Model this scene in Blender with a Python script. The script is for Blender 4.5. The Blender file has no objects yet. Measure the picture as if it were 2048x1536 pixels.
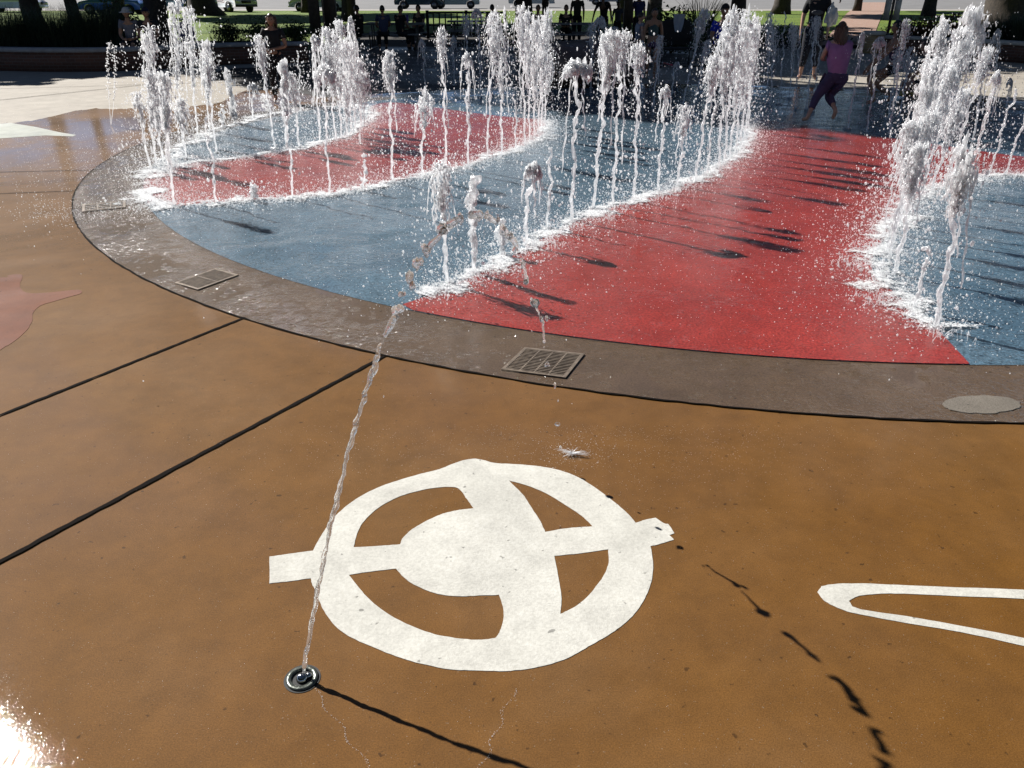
import bpy, math, random
import numpy as np
from mathutils import Vector, Matrix
from mathutils.geometry import tessellate_polygon
R = math.radians
rnd = random.Random(7)
rng = np.random.default_rng(11)
scene = bpy.context.scene

# ------------------------------------------------------------------ camera
CAM_H = 1.6
PITCH = R(26.565)
FPX = 1560.0
cam_d = bpy.data.cameras.new("camera")
cam_d.sensor_width = 36.0
cam_d.lens = 36.0 * FPX / 2048.0
cam_d.clip_start = 0.05
cam_d.clip_end = 2000
cam = bpy.data.objects.new("camera", cam_d)
scene.collection.objects.link(cam)
cam.location = (0, 0, CAM_H)
cam.rotation_euler = (R(90) - PITCH, 0, 0)
scene.camera = cam
# ------------------------------------------------------------------ world, sun, exposure
SUN_AZ, SUN_EL = -47.0, 39.0          # azimuth from +Y towards +X, elevation
world = bpy.data.worlds.new("World")
scene.world = world
world.use_nodes = True
wn = world.node_tree.nodes
sky = wn.new('ShaderNodeTexSky')
sky.sky_type = 'NISHITA'
sky.sun_disc = False
sky.sun_elevation = R(SUN_EL)
sky.sun_rotation = R(SUN_AZ)
sky.air_density = 0.4
sky.dust_density = 0.1
bg = wn['Background']
bg.inputs['Strength'].default_value = 0.05
world.node_tree.links.new(sky.outputs[0], bg.inputs[0])
sun_d = bpy.data.lights.new("sun", 'SUN')
sun_d.energy = 5.0
sun_d.angle = R(0.5)
sun_d.color = (1.0, 0.97, 0.925)
sun = bpy.data.objects.new("sun", sun_d)
scene.collection.objects.link(sun)
sdir = Vector((math.sin(R(SUN_AZ)) * math.cos(R(SUN_EL)), math.cos(R(SUN_AZ)) * math.cos(R(SUN_EL)), math.sin(R(SUN_EL))))
sun.rotation_euler = sdir.to_track_quat('Z', 'Y').to_euler()
sun.location = (-20, 20, 30)
scene.view_settings.view_transform = 'Standard'
scene.view_settings.look = 'None'
scene.view_settings.exposure = 0.8
scene.view_settings.gamma = 1.0
scene.render.engine = 'CYCLES'
scene.cycles.max_bounces = 20
scene.cycles.diffuse_bounces = 16
scene.cycles.glossy_bounces = 6
scene.cycles.transmission_bounces = 8
scene.cycles.transparent_max_bounces = 40
scene.cycles.caustics_reflective = False
scene.cycles.caustics_refractive = False
scene.cycles.sample_clamp_indirect = 10.0

# ------------------------------------------------------------------ measuring helpers
def gz(y):
    return max(0.0, (y - 26.0) * 0.0067)

def ray(px, py):
    x = px - 1024.0
    y = 768.0 - py
    return Vector((x, FPX * math.cos(PITCH) + y * math.sin(PITCH), y * math.cos(PITCH) - FPX * math.sin(PITCH)))

def at(px, py, z=None):
    """point on the ground (or at height z) seen at a photograph pixel"""
    d = ray(px, py)
    zz = 0.0 if z is None else z
    for _ in range(12):
        t = (zz - CAM_H) / d.z
        p = Vector((d.x * t, d.y * t, zz))
        if z is not None:
            break
        zz = gz(p.y)
    return p

def at_depth(px, py, Y):
    """point at ground distance Y (world y)"""
    d = ray(px, py)
    t = Y / d.y
    return Vector((d.x * t, Y, CAM_H + d.z * t))

# ------------------------------------------------------------------ object helpers
def tag(o, label=None, cat=None, group=None, kind=None):
    if label: o['label'] = label
    if cat: o['category'] = cat
    if group: o['group'] = group
    if kind: o['kind'] = kind
    return o

def empty(name, loc=(0, 0, 0), rz=0.0, **kw):
    o = bpy.data.objects.new(name, None)
    o.empty_display_size = 0.1
    o.location = loc
    o.rotation_euler = (0, 0, rz)
    scene.collection.objects.link(o)
    return tag(o, **kw)

class MB:
    """collects triangles/quads with material index"""
    def __init__(s):
        s.v = []; s.n = 0; s.t = []; s.q = []; s.tm = []; s.qm = []
    def add(s, verts, tris=None, quads=None, mi=0):
        verts = np.asarray(verts, dtype=np.float32).reshape(-1, 3)
        if tris is not None and len(tris):
            a = np.asarray(tris, dtype=np.int32).reshape(-1, 3) + s.n
            s.t.append(a); s.tm.append(np.full(len(a), mi, np.int32))
        if quads is not None and len(quads):
            a = np.asarray(quads, dtype=np.int32).reshape(-1, 4) + s.n
            s.q.append(a); s.qm.append(np.full(len(a), mi, np.int32))
        s.v.append(verts); s.n += len(verts)
        return s
    def box(s, c, size, rz=0.0, mi=0, taper=1.0, rx=0.0):
        x, y, z = [k / 2 for k in size]
        P = np.array([(-x, -y, -z), (x, -y, -z), (x, y, -z), (-x, y, -z), (-x * taper, -y * taper, z), (x * taper, -y * taper, z), (x * taper, y * taper, z), (-x * taper, y * taper, z)])
        if rx:
            M = np.array([[1, 0, 0], [0, math.cos(rx), -math.sin(rx)], [0, math.sin(rx), math.cos(rx)]]); P = P @ M.T
        if rz:
            M = np.array([[math.cos(rz), -math.sin(rz), 0], [math.sin(rz), math.cos(rz), 0], [0, 0, 1]]); P = P @ M.T
        return s.add(P + np.array(c), quads=[(0, 3, 2, 1), (4, 5, 6, 7), (0, 1, 5, 4), (1, 2, 6, 5), (2, 3, 7, 6), (3, 0, 4, 7)], mi=mi)
    def tube(s, pts, rad, sides=8, mi=0, jitter=0.0, cap=True):
        P = np.asarray(pts, float); n = len(P)
        r = np.broadcast_to(np.asarray(rad, float), (n,))
        T = np.gradient(P, axis=0); T /= np.linalg.norm(T, axis=1)[:, None] + 1e-12
        ref = np.array([1., 0, 0]) if abs(T[0][0]) < 0.8 else np.array([0, 1., 0])
        U = np.zeros_like(P); V = np.zeros_like(P)
        u = ref - T[0] * (ref @ T[0])
        for i in range(n):
            u = u - T[i] * (u @ T[i]); u /= np.linalg.norm(u) + 1e-12
            U[i] = u; V[i] = np.cross(T[i], u)
        a = np.linspace(0, 2 * np.pi, sides, endpoint=False)
        rr = r[:, None] * np.ones(sides)[None]
        if jitter: rr = rr * (1 + jitter * rng.uniform(-1, 1, rr.shape))
        W = P[:, None, :] + rr[..., None] * (np.cos(a)[None, :, None] * U[:, None, :] + np.sin(a)[None, :, None] * V[:, None, :])
        W = W.reshape(-1, 3)
        q = []
        for i in range(n - 1):
            b = i * sides
            for j in range(sides):
                k = (j + 1) % sides
                q.append((b + j, b + k, b + sides + k, b + sides + j))
        t = []
        if cap:
            W = np.vstack([W, P[0], P[-1]]); m = n * sides
            for j in range(sides):
                k = (j + 1) % sides
                t.append((m, k, j)); t.append((m + 1, (n - 1) * sides + j, (n - 1) * sides + k))
        return s.add(W, tris=t, quads=q, mi=mi)
    def lathe(s, c, prof, sides=24, mi=0):
        a = np.linspace(0, 2 * np.pi, sides, endpoint=False); V = []; q = []
        for r, z in prof:
            V += [(c[0] + r * math.cos(t), c[1] + r * math.sin(t), c[2] + z) for t in a]
        for i in range(len(prof) - 1):
            for j in range(sides):
                k = (j + 1) % sides
                q.append((i * sides + j, i * sides + k, (i + 1) * sides + k, (i + 1) * sides + j))
        return s.add(V, quads=q, mi=mi)
    def prism(s, poly, z0, z1, mi=0, holes=()):
        loops = [[Vector((p[0], p[1], 0)) for p in poly]] + [[Vector((p[0], p[1], 0)) for p in h] for h in holes]
        tr = tessellate_polygon(loops)
        flat = [p for l in loops for p in l]
        n = len(flat)
        V = [(p.x, p.y, z1) for p in flat]
        T = []
        for a, b, c in tr:
            cr = (flat[b] - flat[a]).cross(flat[c] - flat[a]).z
            T.append((a, b, c) if cr > 0 else (a, c, b))
        s.add(V, tris=T, mi=mi)
        if z1 - z0 > 1e-5:
            base = 0
            for l in loops:
                m = len(l)
                W = [(p.x, p.y, z0) for p in l] + [(p.x, p.y, z1) for p in l]
                s.add(W, quads=[(i, (i + 1) % m, m + (i + 1) % m, m + i) for i in range(m)], mi=mi)
        return s
    def build(s, name, mats, parent=None, smooth=False):
        me = bpy.data.meshes.new(name)
        v = np.concatenate(s.v) if s.v else np.zeros((0, 3), np.float32)
        t = np.concatenate(s.t) if s.t else np.zeros((0, 3), np.int32)
        q = np.concatenate(s.q) if s.q else np.zeros((0, 4), np.int32)
        me.vertices.add(len(v)); me.vertices.foreach_set('co', v.ravel())
        idx = np.concatenate([t.ravel(), q.ravel()]); nt, nq = len(t), len(q)
        me.loops.add(len(idx)); me.loops.foreach_set('vertex_index', idx.astype(np.int32))
        me.polygons.add(nt + nq)
        st = np.concatenate([np.arange(nt) * 3, nt * 3 + np.arange(nq) * 4]).astype(np.int32)
        me.polygons.foreach_set('loop_start', st)
        mi = np.concatenate(s.tm + s.qm) if (s.tm or s.qm) else np.zeros(0, np.int32)
        me.polygons.foreach_set('material_index', mi.astype(np.int32))
        me.update(calc_edges=True)
        me.validate()
        if smooth: me.polygons.foreach_set('use_smooth', np.ones(len(me.polygons), bool))
        if not isinstance(mats, (list, tuple)): mats = [mats]
        for m in mats: me.materials.append(m)
        o = bpy.data.objects.new(name, me)
        scene.collection.objects.link(o)
        if parent is not None: o.parent = parent
        return o

def ico(sub):
    import bmesh
    bm = bmesh.new(); bmesh.ops.create_icosphere(bm, subdivisions=sub, radius=1.0)
    V = np.array([v.co[:] for v in bm.verts]); F = np.array([[v.index for v in f.verts] for f in bm.faces]); bm.free()
    return V, F
ICO = {k: ico(k) for k in (1, 2, 3, 4)}
OCT = (np.array([(1, 0, 0), (-1, 0, 0), (0, 1, 0), (0, -1, 0), (0, 0, 1), (0, 0, -1)], float),
       np.array([(0, 2, 4), (2, 1, 4), (1, 3, 4), (3, 0, 4), (2, 0, 5), (1, 2, 5), (3, 1, 5), (0, 3, 5)]))

def wobble(V, freq, amp, seed):
    r = np.random.default_rng(seed)
    d = np.zeros(len(V))
    for k in range(6):
        w = r.normal(size=3); w *= freq * (1 + 0.5 * k) / (np.linalg.norm(w) + 1e-9)
        d += np.sin(V @ w + r.uniform(0, 6.28)) / (1 + 0.45 * k)
    return d * amp

def add_blob(mb, c, rad, sub=2, amp=0.12, freq=3.0, mi=0):
    V, F = ICO[sub]
    V = V * (1 + wobble(V, freq, amp, rng.integers(1 << 30)))[:, None]
    rad = np.asarray(rad, float) * np.ones(3)
    mb.add(V * rad + np.asarray(c), tris=F, mi=mi)

def add_drops(mb, C, S, elong=1.0, base=None, mi=0):
    """many small drops at once"""
    V, F = base or OCT
    C = np.asarray(C, float); S = np.asarray(S, float)
    n, m = len(C), len(V)
    if n == 0: return
    sc = S[:, None] * rng.uniform(0.7, 1.3, (n, 3)); sc[:, 2] *= elong
    W = V[None] * sc[:, None, :] + C[:, None, :]
    FF = (F[None] + (np.arange(n) * m)[:, None, None]).reshape(-1, 3)
    mb.add(W.reshape(-1, 3), tris=FF, mi=mi)

# ------------------------------------------------------------------ materials
def new_mat(name):
    m = bpy.data.materials.new(name); m.use_nodes = True
    nt = m.node_tree
    return m, nt, nt.nodes, nt.links, nt.nodes['Principled BSDF']

def noise(nt, co, scale, detail=4, rough=0.55, dist=0.0):
    n = nt.nodes.new('ShaderNodeTexNoise'); n.inputs['Scale'].default_value = scale
    n.inputs['Detail'].default_value = detail; n.inputs['Roughness'].default_value = rough
    n.inputs['Distortion'].default_value = dist
    nt.links.new(co, n.inputs['Vector'])
    return n.outputs['Fac']

def ramp(nt, fac, stops):
    r = nt.nodes.new('ShaderNodeValToRGB'); nt.links.new(fac, r.inputs[0])
    els = r.color_ramp.elements
    while len(els) < len(stops): els.new(0.5)
    for e, (p, c) in zip(els, stops):
        e.position = p
        e.color = (c, c, c, 1) if isinstance(c, (int, float)) else (*c, 1)
    return r.outputs[0]

def mixc(nt, fac, a, b, mode='MIX'):
    m = nt.nodes.new('ShaderNodeMix'); m.data_type = 'RGBA'; m.blend_type = mode
    for sock, v in ((m.inputs[0], fac), (m.inputs[6], a), (m.inputs[7], b)):
        if isinstance(v, (int, float)): sock.default_value = v
        elif isinstance(v, tuple): sock.default_value = (*v, 1)
        else: nt.links.new(v, sock)
    return m.outputs[2]

def math_n(nt, op, a, b=None):
    m = nt.nodes.new('ShaderNodeMath'); m.operation = op
    for i, v in enumerate((a, b)):
        if v is None: continue
        if isinstance(v, (int, float)): m.inputs[i].default_value = v
        else: nt.links.new(v, m.inputs[i])
    return m.outputs[0]

def bump(nt, h, strength, dist, prev=None):
    b = nt.nodes.new('ShaderNodeBump'); b.inputs['Strength'].default_value = strength; b.inputs['Distance'].default_value = dist
    nt.links.new(h, b.inputs['Height'])
    if prev is not None: nt.links.new(prev, b.inputs['Normal'])
    return b.outputs[0]

def simple(name, col, rough=0.6, col2=None, scale=6.0, bumps=0.0, bscale=30.0, metal=0.0, spec=0.5, coat=0.0, sheen=0.0):
    m, nt, N, L, p = new_mat(name)
    co = N.new('ShaderNodeTexCoord').outputs['Object']
    p.inputs['Roughness'].default_value = rough
    p.inputs['Metallic'].default_value = metal
    p.inputs['Specular IOR Level'].default_value = spec
    p.inputs['Coat Weight'].default_value = coat
    c2 = col2 or tuple(c * 0.75 for c in col)
    f = noise(nt, co, scale, 5)
    L.new(mixc(nt, ramp(nt, f, [(0.35, 0.0), (0.65, 1.0)]), col, c2), p.inputs['Base Color'])
    if bumps:
        L.new(bump(nt, noise(nt, co, bscale, 4), bumps, 0.02), p.inputs['Normal'])
    return m

def rings(nt, co, scale, freq, reach):
    """little expanding drop rings: one centre per cell"""
    v = nt.nodes.new('ShaderNodeTexVoronoi'); v.inputs['Scale'].default_value = scale
    nt.links.new(co, v.inputs['Vector'])
    d = v.outputs['Distance']
    s = math_n(nt, 'SINE', math_n(nt, 'MULTIPLY', d, freq))
    fall = math_n(nt, 'MAXIMUM', math_n(nt, 'SUBTRACT', 1.0, math_n(nt, 'DIVIDE', d, reach)), 0.0)
    return math_n(nt, 'MULTIPLY', s, fall)

def wet_ground(name, stops, streak=0.0, cfine=0.35, patchy=0.0, big=0.7, speck=0.25, fine=220.0, fbump=0.25, fdist=0.004, rwet=(0.12, 0.4), wscale=0.6, coat=0.8, ringst=0.0, ripple=0.0, dry=0.75):
    m, nt, N, L, p = new_mat(name)
    co = N.new('ShaderNodeTexCoord').outputs['Object']
    c = ramp(nt, noise(nt, co, big, 6, 0.62, 0.4), stops)
    mid = noise(nt, co, big * 9, 6, 0.7)
    c = mixc(nt, 0.35, c, ramp(nt, mid, [(0.3, 0.35), (0.7, 0.75)]), 'OVERLAY')
    f = noise(nt, co, fine, 3, 0.7)
    c = mixc(nt, speck, c, ramp(nt, f, [(0.35, 0.15), (0.62, 0.85)]), 'OVERLAY')
    # scattered dark pits
    pit = ramp(nt, noise(nt, co, 38.0, 2, 0.5), [(0.25, 0.25), (0.30, 1.0)])
    c = mixc(nt, 0.7, c, pit, 'MULTIPLY')
    grit = ramp(nt, noise(nt, co, 150.0, 2, 0.5), [(0.71, 0.0), (0.75, 0.35)])
    c = mixc(nt, grit, c, (0.34, 0.29, 0.22))
    dust = ramp(nt, noise(nt, co, 2.6, 7, 0.72, 1.2), [(0.36, 0.70), (0.56, 1.0)])
    c = mixc(nt, 0.38, c, dust, 'MULTIPLY')
    L.new(c, p.inputs['Base Color'])
    w = noise(nt, co, wscale, 5, 0.6, 0.6)
    rr = N.new('ShaderNodeMapRange'); L.new(w, rr.inputs[0])
    rr.inputs[1].default_value = 0.35; rr.inputs[2].default_value = 0.65
    rr.inputs[3].default_value = rwet[0]; rr.inputs[4].default_value = rwet[1]
    p.inputs['Roughness'].default_value = dry
    p.inputs['Specular IOR Level'].default_value = 0.12
    L.new(rr.outputs[0], p.inputs['Coat Roughness'])
    p.inputs['Coat Weight'].default_value = coat
    if 0.1 < coat < 0.85:
        wm = ramp(nt, noise(nt, co, 0.55, 4, 0.6, 0.8), [(0.38, coat * 0.35), (0.58, min(1.0, coat * 1.9))])
        L.new(wm, p.inputs['Coat Weight'])
    p.inputs['Coat IOR'].default_value = 1.36
    nb = bump(nt, f, fbump, fdist)
    L.new(nb, p.inputs['Normal'])
    cb = bump(nt, noise(nt, co, 70.0, 3, 0.6, 0.3), 0.07 + ripple, 0.003)
    if streak:
        mp = N.new('ShaderNodeMapping'); mp.inputs['Rotation'].default_value = (0, 0, R(8)); mp.inputs['Scale'].default_value = (7, 1.1, 1); L.new(co, mp.inputs[0])
        cb = bump(nt, noise(nt, mp.outputs[0], 11.0, 6, 0.75, 0.6), streak, 0.0012, cb)
    if ringst:
        cb = bump(nt, rings(nt, co, 9.0, 95.0, 0.38), ringst, 0.003, cb)
        cb = bump(nt, rings(nt, co, 16.0, 80.0, 0.30), ringst, 0.002, cb)
    if patchy:
        pm_ = ramp(nt, noise(nt, co, 1.6, 3, 0.6, 0.5), [(0.42, 0.0), (0.62, 1.0)])
        rp = math_n(nt, 'MULTIPLY', noise(nt, co, 26.0, 3, 0.6, 1.2), pm_)
        cb = bump(nt, rp, patchy, 0.02, cb)
    cb = bump(nt, f, fbump * cfine, fdist * 0.5, cb)
    L.new(cb, p.inputs['Coat Normal'])
    return m

M = {}
M['brown'] = wet_ground('stained_brown_concrete', [(0.30, (0.124, 0.054, 0.0085)), (0.5, (0.134, 0.062, 0.0150)), (0.72, (0.146, 0.076, 0.0280))], streak=0.22, cfine=0.09, big=0.8, speck=0.32, fine=260, rwet=(0.015, 0.085), wscale=0.45, coat=0.62)
M['pale'] = wet_ground('pale_dry_concrete', [(0.3, (0.2952, 0.2624, 0.2214)), (0.7, (0.3772, 0.3444, 0.2952))], big=0.3, speck=0.12, coat=0.05, rwet=(0.5, 0.7), fbump=0.2)
M['ring'] = wet_ground('grey_wet_concrete', patchy=0.6, stops=[(0.3, (0.060, 0.037, 0.021)), (0.7, (0.104, 0.068, 0.042))], streak=0.3, speck=0.4, coat=1.0, rwet=(0.03, 0.13), ringst=0.8, fine=110)
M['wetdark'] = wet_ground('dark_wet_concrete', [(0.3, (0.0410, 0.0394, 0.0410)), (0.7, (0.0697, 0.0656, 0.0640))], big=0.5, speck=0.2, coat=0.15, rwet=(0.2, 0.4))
M['blue'] = wet_ground('blue_rubber', patchy=0.7, stops=[(0.3, (0.042, 0.082, 0.118)), (0.7, (0.076, 0.130, 0.172))], big=0.9, streak=0.3, speck=0.75, coat=1.0, rwet=(0.02, 0.12), cfine=0.2, ripple=0.2, ringst=0.15, fine=75, fbump=0.8, fdist=0.006)  # strong grain speckle also puts sun glints into the blue colour
M['red'] = wet_ground('red_rubber', patchy=0.35, stops=[(0.3, (0.1845, 0.0148, 0.0107)), (0.7, (0.2706, 0.0295, 0.0213))], big=0.9, streak=0.2, speck=0.6, coat=0.9, rwet=(0.05, 0.2), ringst=0.25, ripple=0.25, fine=75, fbump=0.9, fdist=0.006)
M['paint'] = wet_ground('white_ground_paint', [(0.3, (0.455, 0.443, 0.398)), (0.7, (0.525, 0.512, 0.465))], speck=0.14, coat=0.05, rwet=(0.4, 0.5), fine=110, fbump=0.4, fdist=0.003)
M['salmon'] = wet_ground('salmon_ground_paint', [(0.3, (0.140, 0.043, 0.015)), (0.7, (0.180, 0.062, 0.026))], speck=0.15, coat=0.9, rwet=(0.1, 0.3))
M['greenish'] = wet_ground('pale_green_paint', [(0.3, (0.3280, 0.3444, 0.2952)), (0.7, (0.3936, 0.4018, 0.3526))], speck=0.1, coat=0.6, rwet=(0.2, 0.4))
M['joint'] = simple('dark_joint_filler', (0.007, 0.005, 0.004), 0.9, spec=0.05)
M['metal'] = simple('galvanised_steel', (0.24, 0.19, 0.145), 0.4, (0.13, 0.10, 0.075), 30, 0.1, 90, metal=0.25)
M['steel'] = simple('stainless_steel', (0.5, 0.5, 0.48), 0.14, (0.35, 0.35, 0.34), 30, 0.05, 90, metal=1.0)
M['greymetal'] = simple('dull_nozzle_ring', (0.13, 0.14, 0.12), 0.3, (0.07, 0.08, 0.07), 60, 0.1, 90, metal=0.6)
M['black'] = simple('black_void', (0.006, 0.006, 0.006), 0.7)  # flat black for the darkness inside drain and nozzle
M['bark'] = simple('bark', (0.055, 0.040, 0.028), 0.9, (0.025, 0.018, 0.013), 9, 0.9, 14)
M['palebark'] = simple('pale_bark', (0.16, 0.14, 0.11), 0.9, (0.05, 0.04, 0.03), 6, 0.9, 10)
M['wood'] = simple('dark_timber_post', (0.075, 0.052, 0.034), 0.7, (0.045, 0.03, 0.02), 12, 0.3, 40)
M['capstone'] = simple('grey_capstone', (0.30, 0.31, 0.33), 0.8, (0.22, 0.22, 0.23), 5, 0.3, 40)
M['capwhite'] = simple('pale_capstone', (0.55, 0.52, 0.47), 0.8, (0.42, 0.40, 0.36), 5, 0.3, 40)
M['rail'] = simple('dark_rail_paint', (0.02, 0.022, 0.02), 0.5)
M['boulder'] = simple('brown_boulder_stone', (0.085, 0.05, 0.038), 0.38, (0.12, 0.09, 0.08), 2.5, 0.4, 18)
M['tabletop'] = simple('grey_plastic_tabletop', (0.22, 0.22, 0.23), 0.5)
M['tableleg'] = simple('table_steel', (0.12, 0.11, 0.10), 0.5, metal=0.4)
M['asphalt'] = simple('asphalt', (0.1886, 0.1845, 0.1804), 0.9, (0.1476, 0.1435, 0.1394), 0.4, 0.3, 60)
M['sidewalk'] = simple('sidewalk_concrete', (0.4100, 0.3772, 0.3280), 0.9, (0.3444, 0.3198, 0.2788), 1.0, 0.2, 40)
M['sign'] = simple('tan_sign_back', (0.62, 0.54, 0.43), 0.6)
M['soil'] = simple('planting_soil', (0.03, 0.022, 0.015), 0.95, (0.015, 0.011, 0.008), 8, 0.8, 20)

def brick_mat(name, c1, c2, mortar, scale=1.0, rotx=True):
    m, nt, N, L, p = new_mat(name)
    co = N.new('ShaderNodeTexCoord').outputs['UV'] if rotx else N.new('ShaderNodeTexCoord').outputs['Object']
    b = N.new('ShaderNodeTexBrick'); L.new(co, b.inputs['Vector'])
    b.inputs['Color1'].default_value = (*c1, 1); b.inputs['Color2'].default_value = (*c2, 1); b.inputs['Mortar'].default_value = (*mortar, 1)
    b.inputs['Scale'].default_value = scale; b.inputs['Brick Width'].default_value = 0.21; b.inputs['Row Height'].default_value = 0.07; b.inputs['Mortar Size'].default_value = 0.006
    L.new(b.outputs[0], p.inputs['Base Color']); p.inputs['Roughness'].default_value = 0.85
    L.new(bump(nt, b.outputs['Fac'], 0.5, -0.004), p.inputs['Normal'])
    return m
M['brick'] = brick_mat('red_brown_brick', (0.13, 0.055, 0.035), (0.085, 0.04, 0.028), (0.13, 0.10, 0.08))
M['tanbrick'] = brick_mat('tan_brick', (0.42, 0.29, 0.14), (0.36, 0.24, 0.12), (0.40, 0.32, 0.22))
M['pathbrick'] = brick_mat('brick_paving', (0.36, 0.22, 0.16), (0.27, 0.15, 0.11), (0.3, 0.25, 0.2), rotx=False)

def grass_mat():
    m, nt, N, L, p = new_mat('lawn_grass')
    co = N.new('ShaderNodeTexCoord').outputs['Object']
    c = ramp(nt, noise(nt, co, 0.35, 6, 0.65), [(0.3, (0.065, 0.120, 0.002)), (0.55, (0.110, 0.170, 0.003)), (0.8, (0.16, 0.18, 0.012))])
    c = mixc(nt, 0.5, c, ramp(nt, noise(nt, co, 14, 4, 0.8), [(0.3, 0.2), (0.7, 0.8)]), 'OVERLAY')
    L.new(c, p.inputs['Base Color']); p.inputs['Roughness'].default_value = 0.9
    L.new(bump(nt, noise(nt, co, 25, 4, 0.8), 1.0, 0.05), p.inputs['Normal'])
    return m
M['lawn'] = grass_mat()

def leaf_mat(name, c1, c2, trans=0.35):
    m, nt, N, L, p = new_mat(name)
    info = N.new('ShaderNodeNewGeometry')
    c = ramp(nt, info.outputs['Random Per Island'], [(0.1, c1), (0.9, c2)])
    L.new(c, p.inputs['Base Color']); p.inputs['Roughness'].default_value = 0.5
    tr = N.new('ShaderNodeBsdfTranslucent'); L.new(c, tr.inputs[0])
    mx = N.new('ShaderNodeMixShader'); mx.inputs[0].default_value = trans
    L.new(p.outputs[0], mx.inputs[1]); L.new(tr.outputs[0], mx.inputs[2]); L.new(mx.outputs[0], N['Material Output'].inputs[0])
    return m
M['leaf'] = leaf_mat('tree_leaves', (0.030, 0.060, 0.010), (0.075, 0.12, 0.022))
M['shrub'] = leaf_mat('shrub_leaves', (0.018, 0.035, 0.012), (0.05, 0.085, 0.02))
M['bluegrass'] = leaf_mat('grey_green_blades', (0.022, 0.036, 0.022), (0.075, 0.105, 0.062))
M['redshrub'] = leaf_mat('mixed_red_leaves', (0.03, 0.05, 0.012), (0.14, 0.05, 0.02))

# --- water: white, aerated water lit from behind, and clear glassy water
def foam_water():
    m, nt, N, L, p = new_mat('aerated_water')
    co = N.new('ShaderNodeTexCoord').outputs['Object']
    out = N['Material Output']; N.remove(p)
    mp = N.new('ShaderNodeMapping'); mp.inputs['Scale'].default_value = (1, 1, 0.55); L.new(co, mp.inputs[0]); co = mp.outputs[0]
    b = bump(nt, noise(nt, co, 75.0, 3, 0.65, 0.5), 0.9, 0.010)
    b = bump(nt, noise(nt, co, 210.0, 2, 0.6), 0.7, 0.004, b)
    di = N.new('ShaderNodeBsdfDiffuse'); di.inputs[0].default_value = (0.97, 0.98, 1.0, 1)
    tl = N.new('ShaderNodeBsdfTranslucent'); tl.inputs[0].default_value = (0.98, 0.99, 1.0, 1)
    gl = N.new('ShaderNodeBsdfGlossy'); gl.inputs['Roughness'].default_value = 0.16
    tr = N.new('ShaderNodeBsdfTransparent')
    L.new(b, gl.inputs['Normal'])
    b2 = bump(nt, noise(nt, co, 90.0, 3, 0.6), 0.3, 0.006)
    for q in (di, tl): L.new(b2, q.inputs['Normal'])
    def mx(f, x, y):
        n = N.new('ShaderNodeMixShader')
        if isinstance(f, float): n.inputs[0].default_value = f
        else: L.new(f, n.inputs[0])
        L.new(x, n.inputs[1]); L.new(y, n.inputs[2]); return n.outputs[0]
    body = mx(0.8, di.outputs[0], tl.outputs[0])
    body = mx(0.2, body, gl.outputs[0])
    k = ramp(nt, noise(nt, co, 46.0, 4, 0.75, 0.8), [(0.42, 0.22), (0.66, 0.78)])
    L.new(mx(k, body, tr.outputs[0]), out.inputs[0])
    return m
M['foam'] = foam_water()
def white_water():
    m, nt, N, L, p = new_mat('white_spray')
    out = N['Material Output']; N.remove(p)
    di = N.new('ShaderNodeBsdfDiffuse'); di.inputs[0].default_value = (0.97, 0.98, 1.0, 1)
    tl = N.new('ShaderNodeBsdfTranslucent'); tl.inputs[0].default_value = (0.98, 0.99, 1.0, 1)
    gl = N.new('ShaderNodeBsdfGlossy'); gl.inputs['Roughness'].default_value = 0.3
    tr = N.new('ShaderNodeBsdfTransparent')
    def mx(f, x, y):
        n = N.new('ShaderNodeMixShader'); n.inputs[0].default_value = f; L.new(x, n.inputs[1]); L.new(y, n.inputs[2]); return n.outputs[0]
    L.new(mx(0.3, mx(0.14, mx(0.7, di.outputs[0], tl.outputs[0]), gl.outputs[0]), tr.outputs[0]), out.inputs[0])
    return m
M['spray'] = white_water()
def clear_water():
    m, nt, N, L, p = new_mat('clear_water')
    co = N.new('ShaderNodeTexCoord').outputs['Object']
    p.inputs['Base Color'].default_value = (1, 1, 1, 1); p.inputs['Roughness'].default_value = 0.0
    p.inputs['IOR'].default_value = 1.333; p.inputs['Transmission Weight'].default_value = 1.0
    L.new(bump(nt, noise(nt, co, 130.0, 2, 0.6), 0.5, 0.004), p.inputs['Normal'])
    tl = N.new('ShaderNodeBsdfTranslucent'); tl.inputs[0].default_value = (0.98, 0.99, 1, 1)
    mx_ = N.new('ShaderNodeMixShader'); mx_.inputs[0].default_value = 0.13
    L.new(p.outputs[0], mx_.inputs[1]); L.new(tl.outputs[0], mx_.inputs[2]); L.new(mx_.outputs[0], N['Material Output'].inputs[0])
    return m
M['clear'] = clear_water()

# ------------------------------------------------------------------ THE SETTING
CX, CY, RO, RI = 2.33, 9.567, 6.748, 6.184       # round splash pad: centre, outer and inner radius of its kerb ring
def struct(mb, name, mat, smooth=False):
    return tag(mb.build(name, mat, smooth=smooth), kind='structure')

def sheet(name, poly, z, mat, holes=()):
    return struct(MB().prism(poly, z, z, holes=holes), name, mat)

# far ground, one sheet to the horizon (slightly rising beyond the plaza)
g = MB()
ys = [-12, 26, 60, 120, 300, 900]
V = []; Q = []
for y in ys:
    for x in (-900, 900): V.append((x, y, gz(y) - 0.012 if y <= 300 else gz(300)))
for i in range(len(ys) - 1): Q.append((2 * i, 2 * i + 1, 2 * i + 3, 2 * i + 2))
g.add(V, quads=Q); struct(g, 'ground', M['soil'])

# dry pale plaza concrete, up to the lawn
sheet('plaza_pavement', [(-26, -8), (26, -8), (26, 36.5), (-26, 36.5)], 0.0, M['pale'])
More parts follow.
